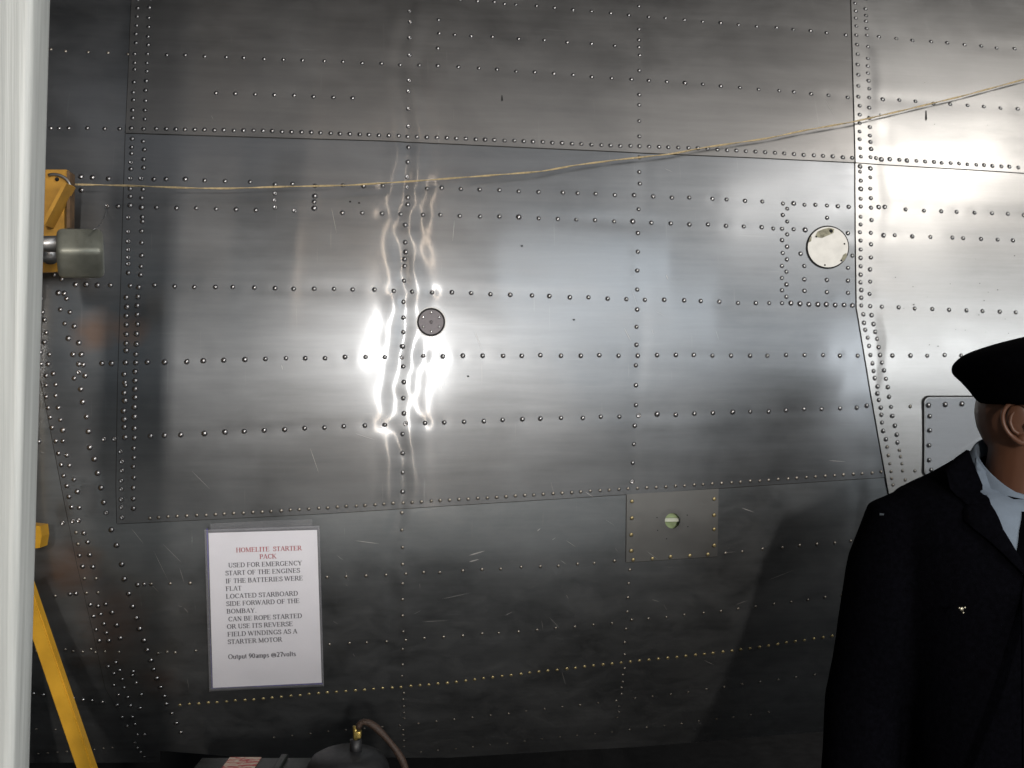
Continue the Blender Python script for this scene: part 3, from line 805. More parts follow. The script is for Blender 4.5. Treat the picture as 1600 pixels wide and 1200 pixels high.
M_TEXTR = mat("red_print", (.42, .03, .04), .5)
PW = {'TL': (326.8, 830.7), 'TR': (495.7, 826), 'BR': (502.9, 1062), 'BL': (333.4, 1069.9)}
SL = {'TL': (320.5, 826), 'TR': (499.5, 819.5), 'BR': (506.3, 1066.5), 'BL': (328, 1074.5)}


def sheet(c, off, nx=14, ny=18, wav=.0):
    V, F = [], []
    for j in range(ny):
        for i in range(nx):
            s, t = i / (nx - 1), j / (ny - 1)
            x = (c['TL'][0] * (1 - s) + c['TR'][0] * s) * (1 - t) + (c['BL'][0] * (1 - s) + c['BR'][0] * s) * t
            y = (c['TL'][1] * (1 - s) + c['TR'][1] * s) * (1 - t) + (c['BL'][1] * (1 - s) + c['BR'][1] * s) * t
            u, v = to_uv(np.array([x]), np.array([y]))
            V.append((base_pos(u, v) + base_nrm(v) * (off + wav * math.sin(5 * s + 3 * t)))[0])
    for j in range(ny - 1):
        for i in range(nx - 1):
            F.append((j * nx + i, (j + 1) * nx + i, (j + 1) * nx + i + 1, j * nx + i + 1))
    return mesh_from(V, F)


def sheet_edge(c, w, off, name, m, parent, sides):
    cs = [np.array(c[k]) for k in ('TL', 'TR', 'BR', 'BL')]; ctr = sum(cs) / 4
    for k in sides:
        a, b_ = cs[k], cs[(k + 1) % 4]
        Q = [a + (b_ - a) * t for t in np.linspace(0, 1, 24)]
        dirn = (ctr - (a + b_) / 2); dirn /= np.linalg.norm(dirn)
        child(name, patch_mesh([tuple(q) for q in Q] + [tuple(q + dirn * w) for q in Q[::-1]], off), parent, m)


pap = child("paper", sheet(PW, .0075), NOT, M_PAPER)
slv = child("clear_sleeve", sheet(SL, .0088, wav=.0004), NOT, M_SLEEVE)
bk = child("sleeve_back", sheet(SL, .0060), NOT, M_SLEEVE)
sheet_edge(SL, 1.6, .0089, "sleeve_edge", M_SLEEVE, slv, [0, 1])
sheet_edge({k: (SL[k][0] + (3.0 if 'L' in k else -1.5), SL[k][1] - 2) for k in SL}, 2.2, .0068, "sleeve_edge", M_EDGE, slv, [2, 3])
tp = child("clear_tape", patch_mesh([(330, 816), (420, 811), (488, 809), (489, 822), (420, 825), (331, 829)], .0092), NOT, M_SLEEVE)

# lettering: strokes with thick stems, thin hairlines and serifs
def arc(cx, cy, rx, ry, a0, a1, n=14):
    return [(cx + rx * math.cos(math.radians(a0 + (a1 - a0) * k / n)), cy + ry * math.sin(math.radians(a0 + (a1 - a0) * k / n))) for k in range(n + 1)]
TH, TN = .150, .070
G = {}
def sv(x, y, w=.30): return ('n', [(x - w / 2, y), (x + w / 2, y)])
def stem(x, y0=0, y1=1): return [('t', [(x, y0), (x, y1)]), sv(x, y0 + .025), sv(x, y1 - .025)]
G['H'] = (.82, stem(.16) + stem(.66) + [('n', [(.16, .52), (.66, .52)])])
G['I'] = (.40, stem(.20))
G['O'] = (.84, [('o', (.42, .5, .36, .5, 0, 360))])
G['M'] = (1.0, [('n', [(.14, 0), (.16, 1)]), sv(.14, .025, .24), ('t', [(.16, 1), (.48, .05)]), ('n', [(.48, .05), (.80, 1)])] + [('t', [(.82, 0), (.80, 1)]), sv(.82, .025), sv(.12, .975, .2), sv(.86, .975, .2)])
G['E'] = (.70, stem(.16) + [('n', [(.16, .97), (.60, .97), (.60, .80)]), ('n', [(.16, .52), (.48, .52)]), ('n', [(.48, .42), (.48, .62)]), ('n', [(.16, .03), (.60, .03), (.64, .24)])])
G['F'] = (.66, stem(.16) + [('n', [(.16, .97), (.58, .97), (.58, .78)]), ('n', [(.16, .50), (.46, .50)]), ('n', [(.46, .40), (.46, .60)])])
G['L'] = (.68, stem(.16) + [('n', [(.16, .03), (.58, .03), (.62, .26)])])
G['T'] = (.70, [('t', [(.35, 0), (.35, 1)]), sv(.35, .025), ('n', [(.06, .76), (.08, .97), (.62, .97), (.64, .76)])])
G['S'] = (.60, [('m', [(.50, .72)] + arc(.30, .74, .19, .23, 20, 200, 10) + [(.30, .52)] + arc(.30, .26, .22, .235, 70, -160, 12)), ('n', [(.08, .02), (.08, .28)]), ('n', [(.50, .98), (.50, .74)])])
G['A'] = (.78, [('n', [(.10, 0), (.38, 1)]), ('t', [(.40, 1), (.66, 0)]), sv(.10, .025, .24), sv(.67, .025, .26), ('n', [(.20, .34), (.56, .34)])])
G['R'] = (.76, stem(.16) + [('n', [(.16, .97), (.36, .97)]), ('c', arc(.36, .74, .20, .23, 90, -90)), ('n', [(.16, .51), (.36, .51)]), ('t', [(.38, .5), (.68, .02)]), sv(.70, .02, .16)])
G['P'] = (.66, stem(.16) + [('n', [(.16, .97), (.36, .97)]), ('c', arc(.36, .72, .20, .25, 90, -90)), ('n', [(.16, .47), (.36, .47)])])
G['C'] = (.76, [('o', (.42, .5, .34, .5, 48, 318)), ('n', [(.68, .99), (.68, .72)])])
G['K'] = (.80, stem(.16) + [('n', [(.18, .42), (.62, .97)]), ('t', [(.32, .56), (.68, .02)]), sv(.64, .975, .22), sv(.70, .025, .22)])
G['U'] = (.82, [('t', [(.18, 1), (.18, .32)]), ('m', arc(.42, .32, .24, .30, 180, 360)), ('n', [(.66, .32), (.66, 1)]), sv(.18, .975), sv(.66, .975, .22)])
G['D'] = (.82, stem(.16) + [('n', [(.16, .97), (.38, .97)]), ('c', arc(.38, .5, .32, .47, 90, -90)), ('n', [(.16, .03), (.38, .03)])])
G['G'] = (.82, [('o', (.42, .5, .34, .5, 48, 330)), ('n', [(.68, .99), (.68, .72)]), ('t', [(.70, .08), (.70, .42)]), sv(.68, .42, .26)])
G['N'] = (.84, [('n', [(.16, 0), (.16, 1)]), ('t', [(.16, 1), (.66, .02)]), ('n', [(.66, 0), (.66, 1)]), sv(.16, .025, .24), sv(.66, .975, .24), sv(.10, .975, .16)])
G['Y'] = (.78, [('t', [(.10, 1), (.38, .46)]), ('n', [(.66, 1), (.38, .46)]), ('t', [(.38, 0), (.38, .48)]), sv(.38, .025), sv(.11, .975, .24), sv(.66, .975, .22)])
G['B'] = (.74, stem(.16) + [('n', [(.16, .97), (.36, .97)]), ('c', arc(.36, .75, .18, .22, 90, -90)), ('n', [(.16, .53), (.38, .53)]), ('c', arc(.38, .28, .22, .25, 90, -90)), ('n', [(.16, .03), (.38, .03)])])
G['W'] = (1.08, [('t', [(.08, 1), (.30, .02)]), ('n', [(.30, .02), (.52, .98)]), ('t', [(.50, 1), (.74, .02)]), ('n', [(.74, .02), (.98, 1)]), sv(.08, .975, .22), sv(.98, .975, .2), sv(.5, .975, .2)])
G['V'] = (.78, [('t', [(.10, 1), (.38, .02)]), ('n', [(.38, .02), (.68, 1)]), sv(.10, .975, .24), sv(.68, .975, .22)])
G['.'] = (.30, [('t', [(.14, .0), (.14, .13)])])
G[' '] = (.30, [])
G['u'] = (.54, [('t', [(.12, .66), (.12, .2)]), ('m', arc(.26, .2, .14, .18, 180, 300)), ('t', [(.42, 0), (.42, .66)]), sv(.08, .65, .14), sv(.46, .025, .14)])
G['t'] = (.36, [('t', [(.16, .86), (.16, .12)]), ('n', [(.16, .08), (.22, .02), (.32, .06)]), ('n', [(.03, .64), (.30, .64)])])
G['p'] = (.56, [('t', [(.12, .66), (.12, -.28)]), ('o', (.28, .32, .19, .33, -150, 150)), sv(.12, -.27, .24)])
G['a'] = (.50, [('m', arc(.24, .48, .15, .17, 160, 0, 8)), ('t', [(.39, .48), (.39, .04)]), ('o', (.24, .18, .16, .18, 60, 330)), sv(.44, .025, .12)])
G['m'] = (.84, [('t', [(.12, 0), (.12, .66)]), ('m', arc(.27, .44, .15, .21, 170, 0, 8)), ('t', [(.42, .44), (.42, 0)]), ('m', arc(.57, .44, .15, .21, 170, 0, 8)), ('t', [(.72, .44), (.72, 0)]), sv(.12, .025, .2), sv(.42, .025, .2), sv(.72, .025, .2)])
G['s'] = (.42, [('m', arc(.20, .49, .12, .15, 20, 200, 8) + arc(.20, .17, .14, .16, 70, -160, 8))])
G['v'] = (.52, [('t', [(.06, .66), (.26, .02)]), ('n', [(.26, .02), (.46, .66)]), sv(.07, .65, .18), sv(.46, .65, .16)])
G['o'] = (.54, [('o', (.26, .33, .21, .33, 0, 360))])
G['l'] = (.30, [('t', [(.14, 0), (.14, 1)]), sv(.14, .025, .24)])
G['9'] = (.56, [('o', (.26, .66, .21, .31, 0, 360)), ('m', [(.47, .62), (.42, .30), (.28, .10), (.10, .0)])])
G['0'] = (.56, [('o', (.27, .48, .22, .48, 0, 360))])
G['2'] = (.56, [('m', arc(.25, .72, .18, .24, 165, -20, 8) + [(.30, .34), (.06, .05)]), ('t', [(.05, .06), (.46, .06)])])
G['7'] = (.56, [('t', [(.06, .90), (.48, .90)]), ('m', [(.48, .92), (.34, .5), (.24, 0)])])
G['@'] = (.98, [('o', (.48, .38, .40, .46, -60, 290)), ('o', (.46, .40, .17, .22, 0, 360)), ('n', [(.64, .62), (.62, .26), (.74, .20), (.86, .40)])])


def text_mesh(lines, off):
    V2, F = [], []

    def stroke(P, w, X):
        P = [np.array(p, float) for p in P]
        n = len(P); b0 = len(V2)
        for i, p in enumerate(P):
            d = P[min(i + 1, n - 1)] - P[max(i - 1, 0)]; d = d / (np.linalg.norm(d) + 1e-9)
            nn = np.array([-d[1], d[0]])
            ww = w if not callable(w) else w(d)
            V2.append(X(p + nn * ww / 2)); V2.append(X(p - nn * ww / 2))
        for i in range(n - 1): F.append((b0 + 2 * i, b0 + 2 * i + 2, b0 + 2 * i + 3, b0 + 2 * i + 1))
    for txt, (x0, y0), (x1, y1), cap in lines:
        adv = sum(G[c][0] for c in txt)
        ln = math.hypot(x1 - x0, y1 - y0); ex = np.array([(x1 - x0) / ln, (y1 - y0) / ln]); ey = np.array([ex[1], -ex[0]])
        if ey[1] > 0: ey = -ey
        k = ln / adv; cx = 0
        for c in txt:
            X = lambda p, cx=cx: np.array([x0, y0]) + ex * (cx + p[0]) * k + ey * p[1] * cap
            asp = 1
            for st in G[c][1]:
                if st[0] == 't': stroke(st[1], TH, X)
                elif st[0] == 'n': stroke(st[1], TN, X)
                elif st[0] in 'mc': stroke(st[1], lambda d: TN + (TH - TN) * abs(d[1]), X)
                elif st[0] == 'o':
                    cx_, cy_, rx, ry, a0, a1 = st[1]
                    stroke(arc(cx_, cy_, rx - .04, ry - .03, a0, a1, 20), lambda d: TN + (TH - TN) * abs(d[1]), X)
            cx += G[c][0]
    A = np.array(V2); u, v = to_uv(A[:, 0], A[:, 1])
    P = base_pos(u, v) + base_nrm(v) * off
    return mesh_from(P, F, False)


CAP = 7.0
child("heading_lettering", text_mesh([("HOMELITE  STARTER", (369.7, 860.5), (472, 857.2), CAP), ("PACK", (406.2, 870.6), (432.7, 869.7), CAP)], .0079), pap, M_TEXTR)
child("body_lettering", text_mesh([
    ("USED FOR EMERGENCY", (357.5, 883.9), (472.7, 880.2), CAP), ("START OF THE ENGINES", (353, 896), (469.4, 891.6), CAP),
    ("IF THE BATTERIES WERE", (353.3, 908.2), (474, 903.4), CAP), ("FLAT", (353.6, 920), (378.5, 918.9), CAP),
    ("LOCATED STARBOARD", (354, 931.8), (466.4, 926.8), CAP), ("SIDE FORWARD OF THE", (354.4, 943.2), (468.8, 938.3), CAP),
    ("BOMBAY.", (354.9, 954.8), (401.9, 953.1), CAP), ("CAN BE ROPE STARTED", (357.5, 966.9), (472.7, 961.4), CAP),
    ("OR USE ITS REVERSE", (355.3, 978.5), (458.3, 973.9), CAP), ("FIELD WINDINGS AS A", (356.2, 990.3), (465.1, 985.3), CAP),
    ("STARTER MOTOR", (356.6, 1001.9), (441.6, 998), CAP), ("Output 90amps @27volts", (357.2, 1025.3), (462.9, 1020.3), 7.4)], .0079), pap, M_TEXT)

# ------------------------------------------------------------------ cord strung across the side
def pix(x, y, depth):
    """point on the line of sight of a photo pixel, depth metres ahead of the camera plane"""
    return Vector(((x - 800) / 1600 * depth, depth, CAM_H - (y - 600) / 1600 * depth))
M_CORD = mat("twine", (.46, .36, .20), .8, 0, .25, 160)
CP = [(20, 287, .06), (75, 287.5, .055), (105, 288, .05), (200, 290, .042), (300, 294, .036), (360, 294.5, .034), (430, 292, .032), (545, 289.5, .028), (640, 283.5, .024), (700, 279, .02), (800, 271.5, .016), (845, 268, .014), (900, 258, .012), (970, 249, .011), (1050, 240.5, .011), (1100, 230.5, .012), (1200, 216, .013), (1255, 204, .014), (1335, 190, .015), (1400, 175, .015), (1500, 151, .016), (1600, 124, .018), (1760, 82, .02), (1950, 30, .02), (2140, -25, .012)]
PP = [pix(x, y, on_skin(x, y, .004)[0].y - d) for x, y, d in CP]
def resample(P, n):
    P = [np.array(p) for p in P]; L = np.concatenate([[0], np.cumsum([np.linalg.norm(b - a) for a, b in zip(P, P[1:])])])
    dd = np.linspace(0, L[-1], n); A = np.array(P)
    return np.stack([np.interp(dd, L, A[:, k]) for k in range(3)], -1), dd
QP, QD = resample(PP, 340)
for _ in range(3): QP[1:-1] = (QP[:-2] + 2 * QP[1:-1] + QP[2:]) / 4
crd = empty("cord", tuple(QP[0]))
tag(crd, "thin tan twisted cord strung slackly across the aluminium side", "cord")
for ph in (0, PI):
    off = np.stack([0 * QD, np.cos(QD * 38 + ph + .6 * np.sin(QD * 7)) * .0008, np.sin(QD * 38 + ph + .6 * np.sin(QD * 7)) * .0009], -1)
    child("strand", tube_mesh([tuple(p) for p in QP + off], .00095, 6), crd, M_CORD)

# ------------------------------------------------------------------ pale aluminium post close to the lens
M_POST = mat("weathered_post", (.45, .47, .46), .42, .0, .18, 7, stretch=(30, 30, .45), bump=.25, bscale=30, rvary=.15)
PD = .80
W = .036; WX = .10; R_ = .007
xt, xb = (79 - 800) / 1600 * (PD + W - .004), (47.5 - 800) / 1600 * (PD + W - .004)
zt, zb = CAM_H + 600 / 1600 * PD, CAM_H - 600 / 1600 * PD
slope = (xt - xb) / (zt - zb)
def post_ring(z):
    xr = xt + (z - zt) * slope; P = []
    for cx, cy, a0 in ((xr - R_, PD + W - R_, 0), (xr - WX + R_, PD + W - R_, PI / 2), (xr - WX + R_, PD + R_, PI), (xr - R_, PD + R_, 3 * PI / 2)):
        for k in range(6): P.append((cx + R_ * math.cos(a0 + PI / 2 * k / 5), cy + R_ * math.sin(a0 + PI / 2 * k / 5), z))
    return P
zs = np.linspace(0, 3.2, 12)
V = [p for z in zs for p in post_ring(z)]; n = 24
F = [(i * n + k, i * n + (k + 1) % n, (i + 1) * n + (k + 1) % n, (i + 1) * n + k) for i in range(len(zs) - 1) for k in range(n)]
F += [tuple(range(n - 1, -1, -1)), tuple((len(zs) - 1) * n + k for k in range(n))]
post = link("metal_post", mesh_from(V, F), None, [M_POST])
try: post.data.set_sharp_from_angle(angle=math.radians(40))
except Exception: pass
tag(post, "pale weathered aluminium post standing in front of the fuselage, slightly leaning", "post")

# ------------------------------------------------------------------ yellow stand behind the post
M_YEL = mat("yellow_paint", (.50, .265, .015), .45, 0, .12, 25, bump=.1)
M_YELOLD = mat("worn_yellow_paint", (.42, .22, .03), .55, 0, .35, 22, bump=.3, bscale=60)
M_RUST = mat("rusty_edge", (.10, .06, .03), .7, 0, .4, 60)
M_CAST = mat("cast_alloy", (.25, .255, .215), .45, .45, .12, 40, bump=.25, bscale=300)
M_STEEL = mat("dull_steel", (.30, .30, .30), .35, .9, .2, 30)
D1 = 1.84
ST = empty("yellow_stand", (pix(30, 600, D1).x, D1, 0))
tag(ST, "yellow painted steel stand mostly hidden behind the pale post, with an alloy end cap", "stand")
def flat_plate(P, d0, d1, name, m, parent):
    """plate of even thickness from photo outline at depth d0 back to d1"""
    A = [pix(x, y, d0) for x, y in P]; B = [Vector((a.x, d1, a.z)) for a in A]
    n = len(P)
    F = [tuple(range(n)), tuple(range(2 * n - 1, n - 1, -1))] + [(i, n + i, n + (i + 1) % n, (i + 1) % n) for i in range(n)]
    me = mesh_from(A + B, F, False)
    bm = bmesh.new(); bm.from_mesh(me); bmesh.ops.recalc_face_normals(bm, faces=bm.faces); bm.to_mesh(me); bm.free()
    return child(name, me, parent, m)
flat_plate([(0, 240), (38, 240), (24, 1290), (-14, 1290)], D1 - .02, D1 + .02, "upright", M_YEL, ST)
up2 = child("upright_foot", box_mesh(pix(5, 1290, D1).x, D1, .02, .14, .10, .04), ST, M_YEL)
child("upright", tube_mesh([pix(5, 1250, D1), Vector((pix(5, 1290, D1).x, D1, .03))], .02, 12), ST, M_YEL)
br = flat_plate([(20, 265), (104, 265), (107, 283), (106, 300), (100, 330), (102, 424), (20, 427)], D1 - .004, D1 + .008, "bracket_plate", M_YELOLD, ST)
flat_plate([(104.5, 266), (110, 270), (109, 356), (104, 356)], D1 - .007, D1 + .012, "bracket_flange", M_RUST, br)
flat_plate([(66, 346), (100, 284), (104, 287), (70, 352)], D1 - .040, D1 - .002, "gusset", M_YELOLD, br)
dh = child("bolt_hole", tube_mesh([pix(89, 280, D1 - .006), pix(89, 280, D1 - .003)], .0036, 14), br, M_HOLE)
child("rope_eye", tube_mesh([pix(84, 276, D1 - .006) + Vector((.03 * math.cos(a), 0, 0.026 * math.sin(a) - .022)) for a in np.linspace(.1, 1.9, 12)], .003, 8), br, M_STEEL)
# alloy cap on a short shaft
CD = 1.66
cc = pix(126, 396, CD)
CROT = Matrix.Rotation(math.radians(21), 3, 'Z') @ Matrix.Rotation(math.radians(-2), 3, 'Y') @ Matrix.Rotation(math.radians(46), 3, 'X')
cap = child("end_cap", box_mesh(cc.x, cc.y, cc.z, .070, .062, .062, .010, CROT, 4), ST, M_CAST)
M_STAMP = mat("stamped_marks", (.30, .30, .25), .4, .6)
cm = Matrix.Translation(cc) @ CROT.to_4x4()
sV, sF = [], []
for cx in (-.006, .004, .014):
    for k in range(6):
        x, z = cx + random.uniform(-.0006, .0006), .016 - k * .0052
        if random.random() < .2: continue
        b0 = len(sV)
        for dx, dz in ((0, 0), (.0042, 0), (.0042, .0012), (0, .0012)): sV.append(cm @ Vector((x + dx, z + dz, .0313)))
        sF.append((b0, b0 + 1, b0 + 2, b0 + 3))
        b0 = len(sV)
        for dx, dz in ((0, 0), (.0010, 0), (.0010, .0036), (0, .0036)): sV.append(cm @ Vector((x + .003 * (k % 2) + dx, z + dz, .0313)))
        sF.append((b0, b0 + 1, b0 + 2, b0 + 3))
child("stamped_marks", mesh_from(sV, sF, False), cap, M_STAMP)
child("shaft", tube_mesh([pix(20, 382, CD + .02), pix(97, 381, CD + .01)], .0135, 18), ST, M_STEEL)
child("lug", tube_mesh([pix(78, 398, D1 - .02), pix(78, 398, D1 - .06)], .017, 16), ST, M_STEEL)
wp = [pix(147, 358, CD - .02), pix(156, 352, 1.70), pix(163, 340, 1.78), pix(165, 330, 1.86), on_skin(165, 324, .006)[0], on_skin(168, 323, .004)[0]]
WQ, _ = resample(wp, 30)
for _ in range(4): WQ[1:-1] = (WQ[:-2] + 2 * WQ[1:-1] + WQ[2:]) / 4
child("locking_wire", tube_mesh([tuple(p) for p in WQ], .0009, 6), cap, M_SCREW)
# leg and block lower down
flat_plate([(44, 820), (63, 822), (65, 838), (62, 856), (44, 858)], D1 - .03, D1 + .0, "clamp_block", M_YEL, ST)
a, b_ = pix(36, 905, D1 - .06), pix(150, 1240, D1 - .06)
dv = (b_ - a); e = a + dv * ((a.z - .02) / -(dv.z))
def bar(a, b_, w, t, name, m, parent):
    d = (b_ - a).normalized(); s = Vector((0, 1, 0)); x = d.cross(s).normalized()
    V = []
    for p in (a, b_):
        for q, r in ((-1, -1), (1, -1), (1, 1), (-1, 1)): V.append(p + x * w / 2 * q + s * t / 2 * r)
    me = mesh_from(V, [(0, 1, 2, 3), (7, 6, 5, 4), (0, 4, 5, 1), (1, 5, 6, 2), (2, 6, 7, 3), (3, 7, 4, 0)], False)
    bm = bmesh.new(); bm.from_mesh(me); bmesh.ops.recalc_face_normals(bm, faces=bm.faces)
    bmesh.ops.bevel(bm, geom=bm.edges[:], offset=.002, segments=2, affect='EDGES'); bm.to_mesh(me); bm.free()
    return child(name, me, parent, m)
bar(a, e, .027, .02, "diagonal_leg", M_YEL, ST)

# ------------------------------------------------------------------ starter unit and box below the belly
M_BLACK = mat("black_enamel", (.010, .0105, .012), .5, 0, .3, 40, bump=.2)
M_HOSE = mat("braided_hose", (.03, .016, .010), .6, .1, .4, 240, bump=1.0, bscale=500)
M_BRS = mat("brass_fitting", (.36, .27, .08), .35, .8, .2, 60)
TD = 1.72
tc_ = pix(547, 1172, TD)
TNK = empty("starter_unit", (tc_.x, TD, 0))
tag(TNK, "black domed starter unit with a brown braided hose rising from its brass fitting", "starter unit")
zr = tc_.z
prof = [(.018, zr), (.045, zr - .004), (.060, zr - .012), (.068, zr - .026), (.072, zr - .05), (.072, .30), (.076, .29), (.076, .02), (.070, 0.0)]
V, F = loft([((tc_.x - .004, TD, z), (r, 0, 0), (0, r, 0)) for r, z in prof[::-1]], 36)
tb = child("body", mesh_from(V, F), TNK, M_BLACK)
pf = pix(556, 1150, TD)
child("neck", tube_mesh([Vector((pf.x, TD, zr - .01)), Vector((pf.x, TD, zr + .018))], .010, 14), TNK, M_BLACK)
child("brass_nut", box_mesh(pf.x + .003, TD, pix(0, 1147, TD).z, .0125, .0125, .012, .0015), TNK, M_BRS)
child("brass_stem", tube_mesh([Vector((pf.x, TD, zr + .015)), Vector((pf.x - .001, TD, pix(0, 1134, TD).z))], .0042, 12), TNK, M_BRS)
hp = [pix(559, 1138, TD), pix(558, 1129, TD), pix(562, 1123, TD), pix(569, 1123, TD), pix(580, 1129, TD), pix(594, 1142, TD), pix(608, 1158, TD), pix(622, 1175, TD), pix(632, 1193, TD), pix(637, 1212, TD), pix(640, 1240, TD), pix(632, 1290, TD), Vector((pix(600, 1300, TD).x, TD - .0, .35)), Vector((tc_.x + .06, TD, .2))]
HQ, HD = resample(hp, 120)
for _ in range(6): HQ[1:-1] = (HQ[:-2] + 2 * HQ[1:-1] + HQ[2:]) / 4
child("braided_hose", tube_mesh([tuple(p) for p in HQ], [.0058 + .0007 * math.sin(d * 700) for d in HD], 14), TNK, M_HOSE)
M_BOX = mat("dark_green_box", (.014, .018, .016), .5, 0, .3, 30, bump=.2)
m, nt, b = new_mat("red_white_label")
tcn = nt.nodes.new("ShaderNodeTexCoord"); mp = nt.nodes.new("ShaderNodeMapping"); mp.inputs["Scale"].default_value = (60, 190, 60)
nz = nt.nodes.new("ShaderNodeTexNoise"); nz.inputs["Scale"].default_value = 1.0; nz.inputs["Detail"].default_value = 3; nz.inputs["Distortion"].default_value = 1.0
cr = nt.nodes.new("ShaderNodeValToRGB"); cr.color_ramp.elements[0].position = .46; cr.color_ramp.elements[1].position = .54
cr.color_ramp.elements[0].color = (.30, .03, .03, 1); cr.color_ramp.elements[1].color = (.42, .36, .28, 1)
nt.links.new(tcn.outputs["Object"], mp.inputs[0]); nt.links.new(mp.outputs[0], nz.inputs["Vector"]); nt.links.new(nz.outputs[0], cr.inputs[0]); nt.links.new(cr.outputs[0], b.inputs["Base Color"])
M_LABEL = m
bz = pix(0, 1183, 1.80).z
bx0, bx1 = pix(312, 1184, 1.79).x, pix(500, 1184, 1.79).x
BOX = empty("equipment_box", ((bx0 + bx1) / 2, 1.75, 0)); tag(BOX, "dark green equipment box with a red and white label on its top", "box")
child("case", box_mesh((bx0 + bx1) / 2, 1.75, bz / 2, bx1 - bx0, .10, bz, .004), BOX, M_BOX)
lx0, lx1 = pix(353, 0, 1.77).x, pix(403, 0, 1.77).x
child("red_white_label", box_mesh((lx0 + lx1) / 2, 1.756, bz + .0012, lx1 - lx0, .078, .0016, 0), BOX, M_LABEL)
ridge = child("lid_ridge", box_mesh(pix(440, 0, 1.77).x, 1.752, bz + .004, .012, .085, .008, .002), BOX, M_BOX)

# ------------------------------------------------------------------ uniformed mannequin
PX, PY = 0.806, 1.62          # where it stands
MAN = empty("mannequin", (PX, PY, 0))
tag(MAN, "uniformed mannequin in a black cap, dark jacket and blue grey shirt, head turned aside", "mannequin")
M_FLESH = mat("brown_skin", (.11, .048, .027), .42, 0, .08, 14)
M_WOOL = mat("black_wool", (.0020, .0020, .0030), .95, 0, .3, 140, bump=.35, bscale=900, spec=.01)
M_CAPW = mat("black_cap_cloth", (.0014, .0014, .0020), .95, 0, .3, 140, bump=.3, bscale=900, spec=.01)
M_SHIRT = mat("blue_grey_cotton", (.15, .185, .23), .85, 0, .06, 60, bump=.25, bscale=700, spec=.2)
M_SHOE = mat("black_leather", (.01, .01, .01), .3)
M_SILVER = mat("silver_button", (.30, .28, .22), .35, 1.0, .1, 200)
M_BADGE = mat("cloth_badge", (.07, .085, .10), .8)


def remeshed(parts, voxel, smooth=6, fac=.5):
    V, F = [], []
    for v, f in parts:
        b = len(V); V += [tuple(p) for p in v]; F += [tuple(b + q for q in ff) for ff in f]
    me = bpy.data.meshes.new("mesh"); me.from_pydata(V, [], F); me.update()
    bm = bmesh.new(); bm.from_mesh(me); bmesh.ops.recalc_face_normals(bm, faces=bm.faces); bm.to_mesh(me); bm.free()
    o = bpy.data.objects.new("temporary", me); col.objects.link(o)
    r = o.modifiers.new("r", 'REMESH'); r.mode = 'VOXEL'; r.voxel_size = voxel
    if smooth:
        s = o.modifiers.new("s", 'SMOOTH'); s.iterations = smooth; s.factor = fac
    dg = bpy.context.evaluated_depsgraph_get()
    out = bpy.data.meshes.new_from_object(o.evaluated_get(dg))
    bpy.data.objects.remove(o)
    out.polygons.foreach_set("use_smooth", [True] * len(out.polygons))
    return out


def tube_vf(path, rs, seg=16):
    me = tube_mesh(path, rs, seg)
    r = ([v.co.copy() for v in me.vertices], [tuple(p.vertices) for p in me.polygons])
    bpy.data.meshes.remove(me); return r


def ell(c, ax, ay, az, seg=20, rings=12):
    c = Vector(c); ax, ay, az = Vector(ax), Vector(ay), Vector(az)
    R = []
    for i in range(rings + 1):
        t = -PI / 2 + PI * (i + .02) / (rings + .04)
        R.append((c + az * math.sin(t), ax * math.cos(t), ay * math.cos(t)))
    return loft(R, seg)


# head faces the viewer's right, about 60 degrees from the camera
HX, HY = 0.840, 1.615
fa = math.radians(42)
fw = Vector((math.sin(fa), -math.cos(fa), 0)); rt = Vector((-math.cos(fa), -math.sin(fa), 0)); upv = Vector((0, 0, 1))
def H(f, r, z): return Vector((HX, HY, 0)) + fw * f + rt * r + upv * z
def hell(f, r, z, a, b, c): return ell(H(f, r, z), fw * a, rt * b, upv * c)
head = [hell(-.008, 0, 1.605, .098, .076, .092), hell(.022, 0, 1.545, .070, .064, .072), hell(.048, 0, 1.495, .046, .044, .040),
        hell(.030, .036, 1.520, .045, .022, .045), hell(.030, -.036, 1.520, .045, .022, .045),
        hell(.096, 0, 1.545, .020, .014, .013), hell(.088, 0, 1.568, .012, .009, .028), hell(.086, .012, 1.541, .010, .008, .008), hell(.086, -.012, 1.541, .010, .008, .008),
        hell(.078, .030, 1.597, .016, .024, .009), hell(.078, -.030, 1.597, .016, .024, .009),
        hell(.081, 0, 1.514, .013, .024, .0065), hell(.079, 0, 1.504, .012, .021, .006), hell(.078, 0, 1.478, .016, .018, .015),
        hell(.060, .045, 1.548, .022, .018, .018), hell(.060, -.045, 1.548, .022, .018, .018)]
NKX, NKY = HX - .018, HY + .012
neck = [tube_vf([Vector((NKX - .012, NKY + .01, 1.40)), Vector((NKX - .006, NKY + .005, 1.47)), Vector((NKX, NKY, 1.53)), Vector((NKX + .006, NKY - .003, 1.58))], [.072, .064, .0615, .062], 24)]


def X(x, y, z): return Vector((PX + x, PY + y, z))


def tors(rows):
    return loft([(X(r[1], r[2], r[0]), Vector((r[3], 0, 0)), Vector((0, r[4], r[5] if len(r) > 5 else 0)), 2.5) for r in rows], 36)


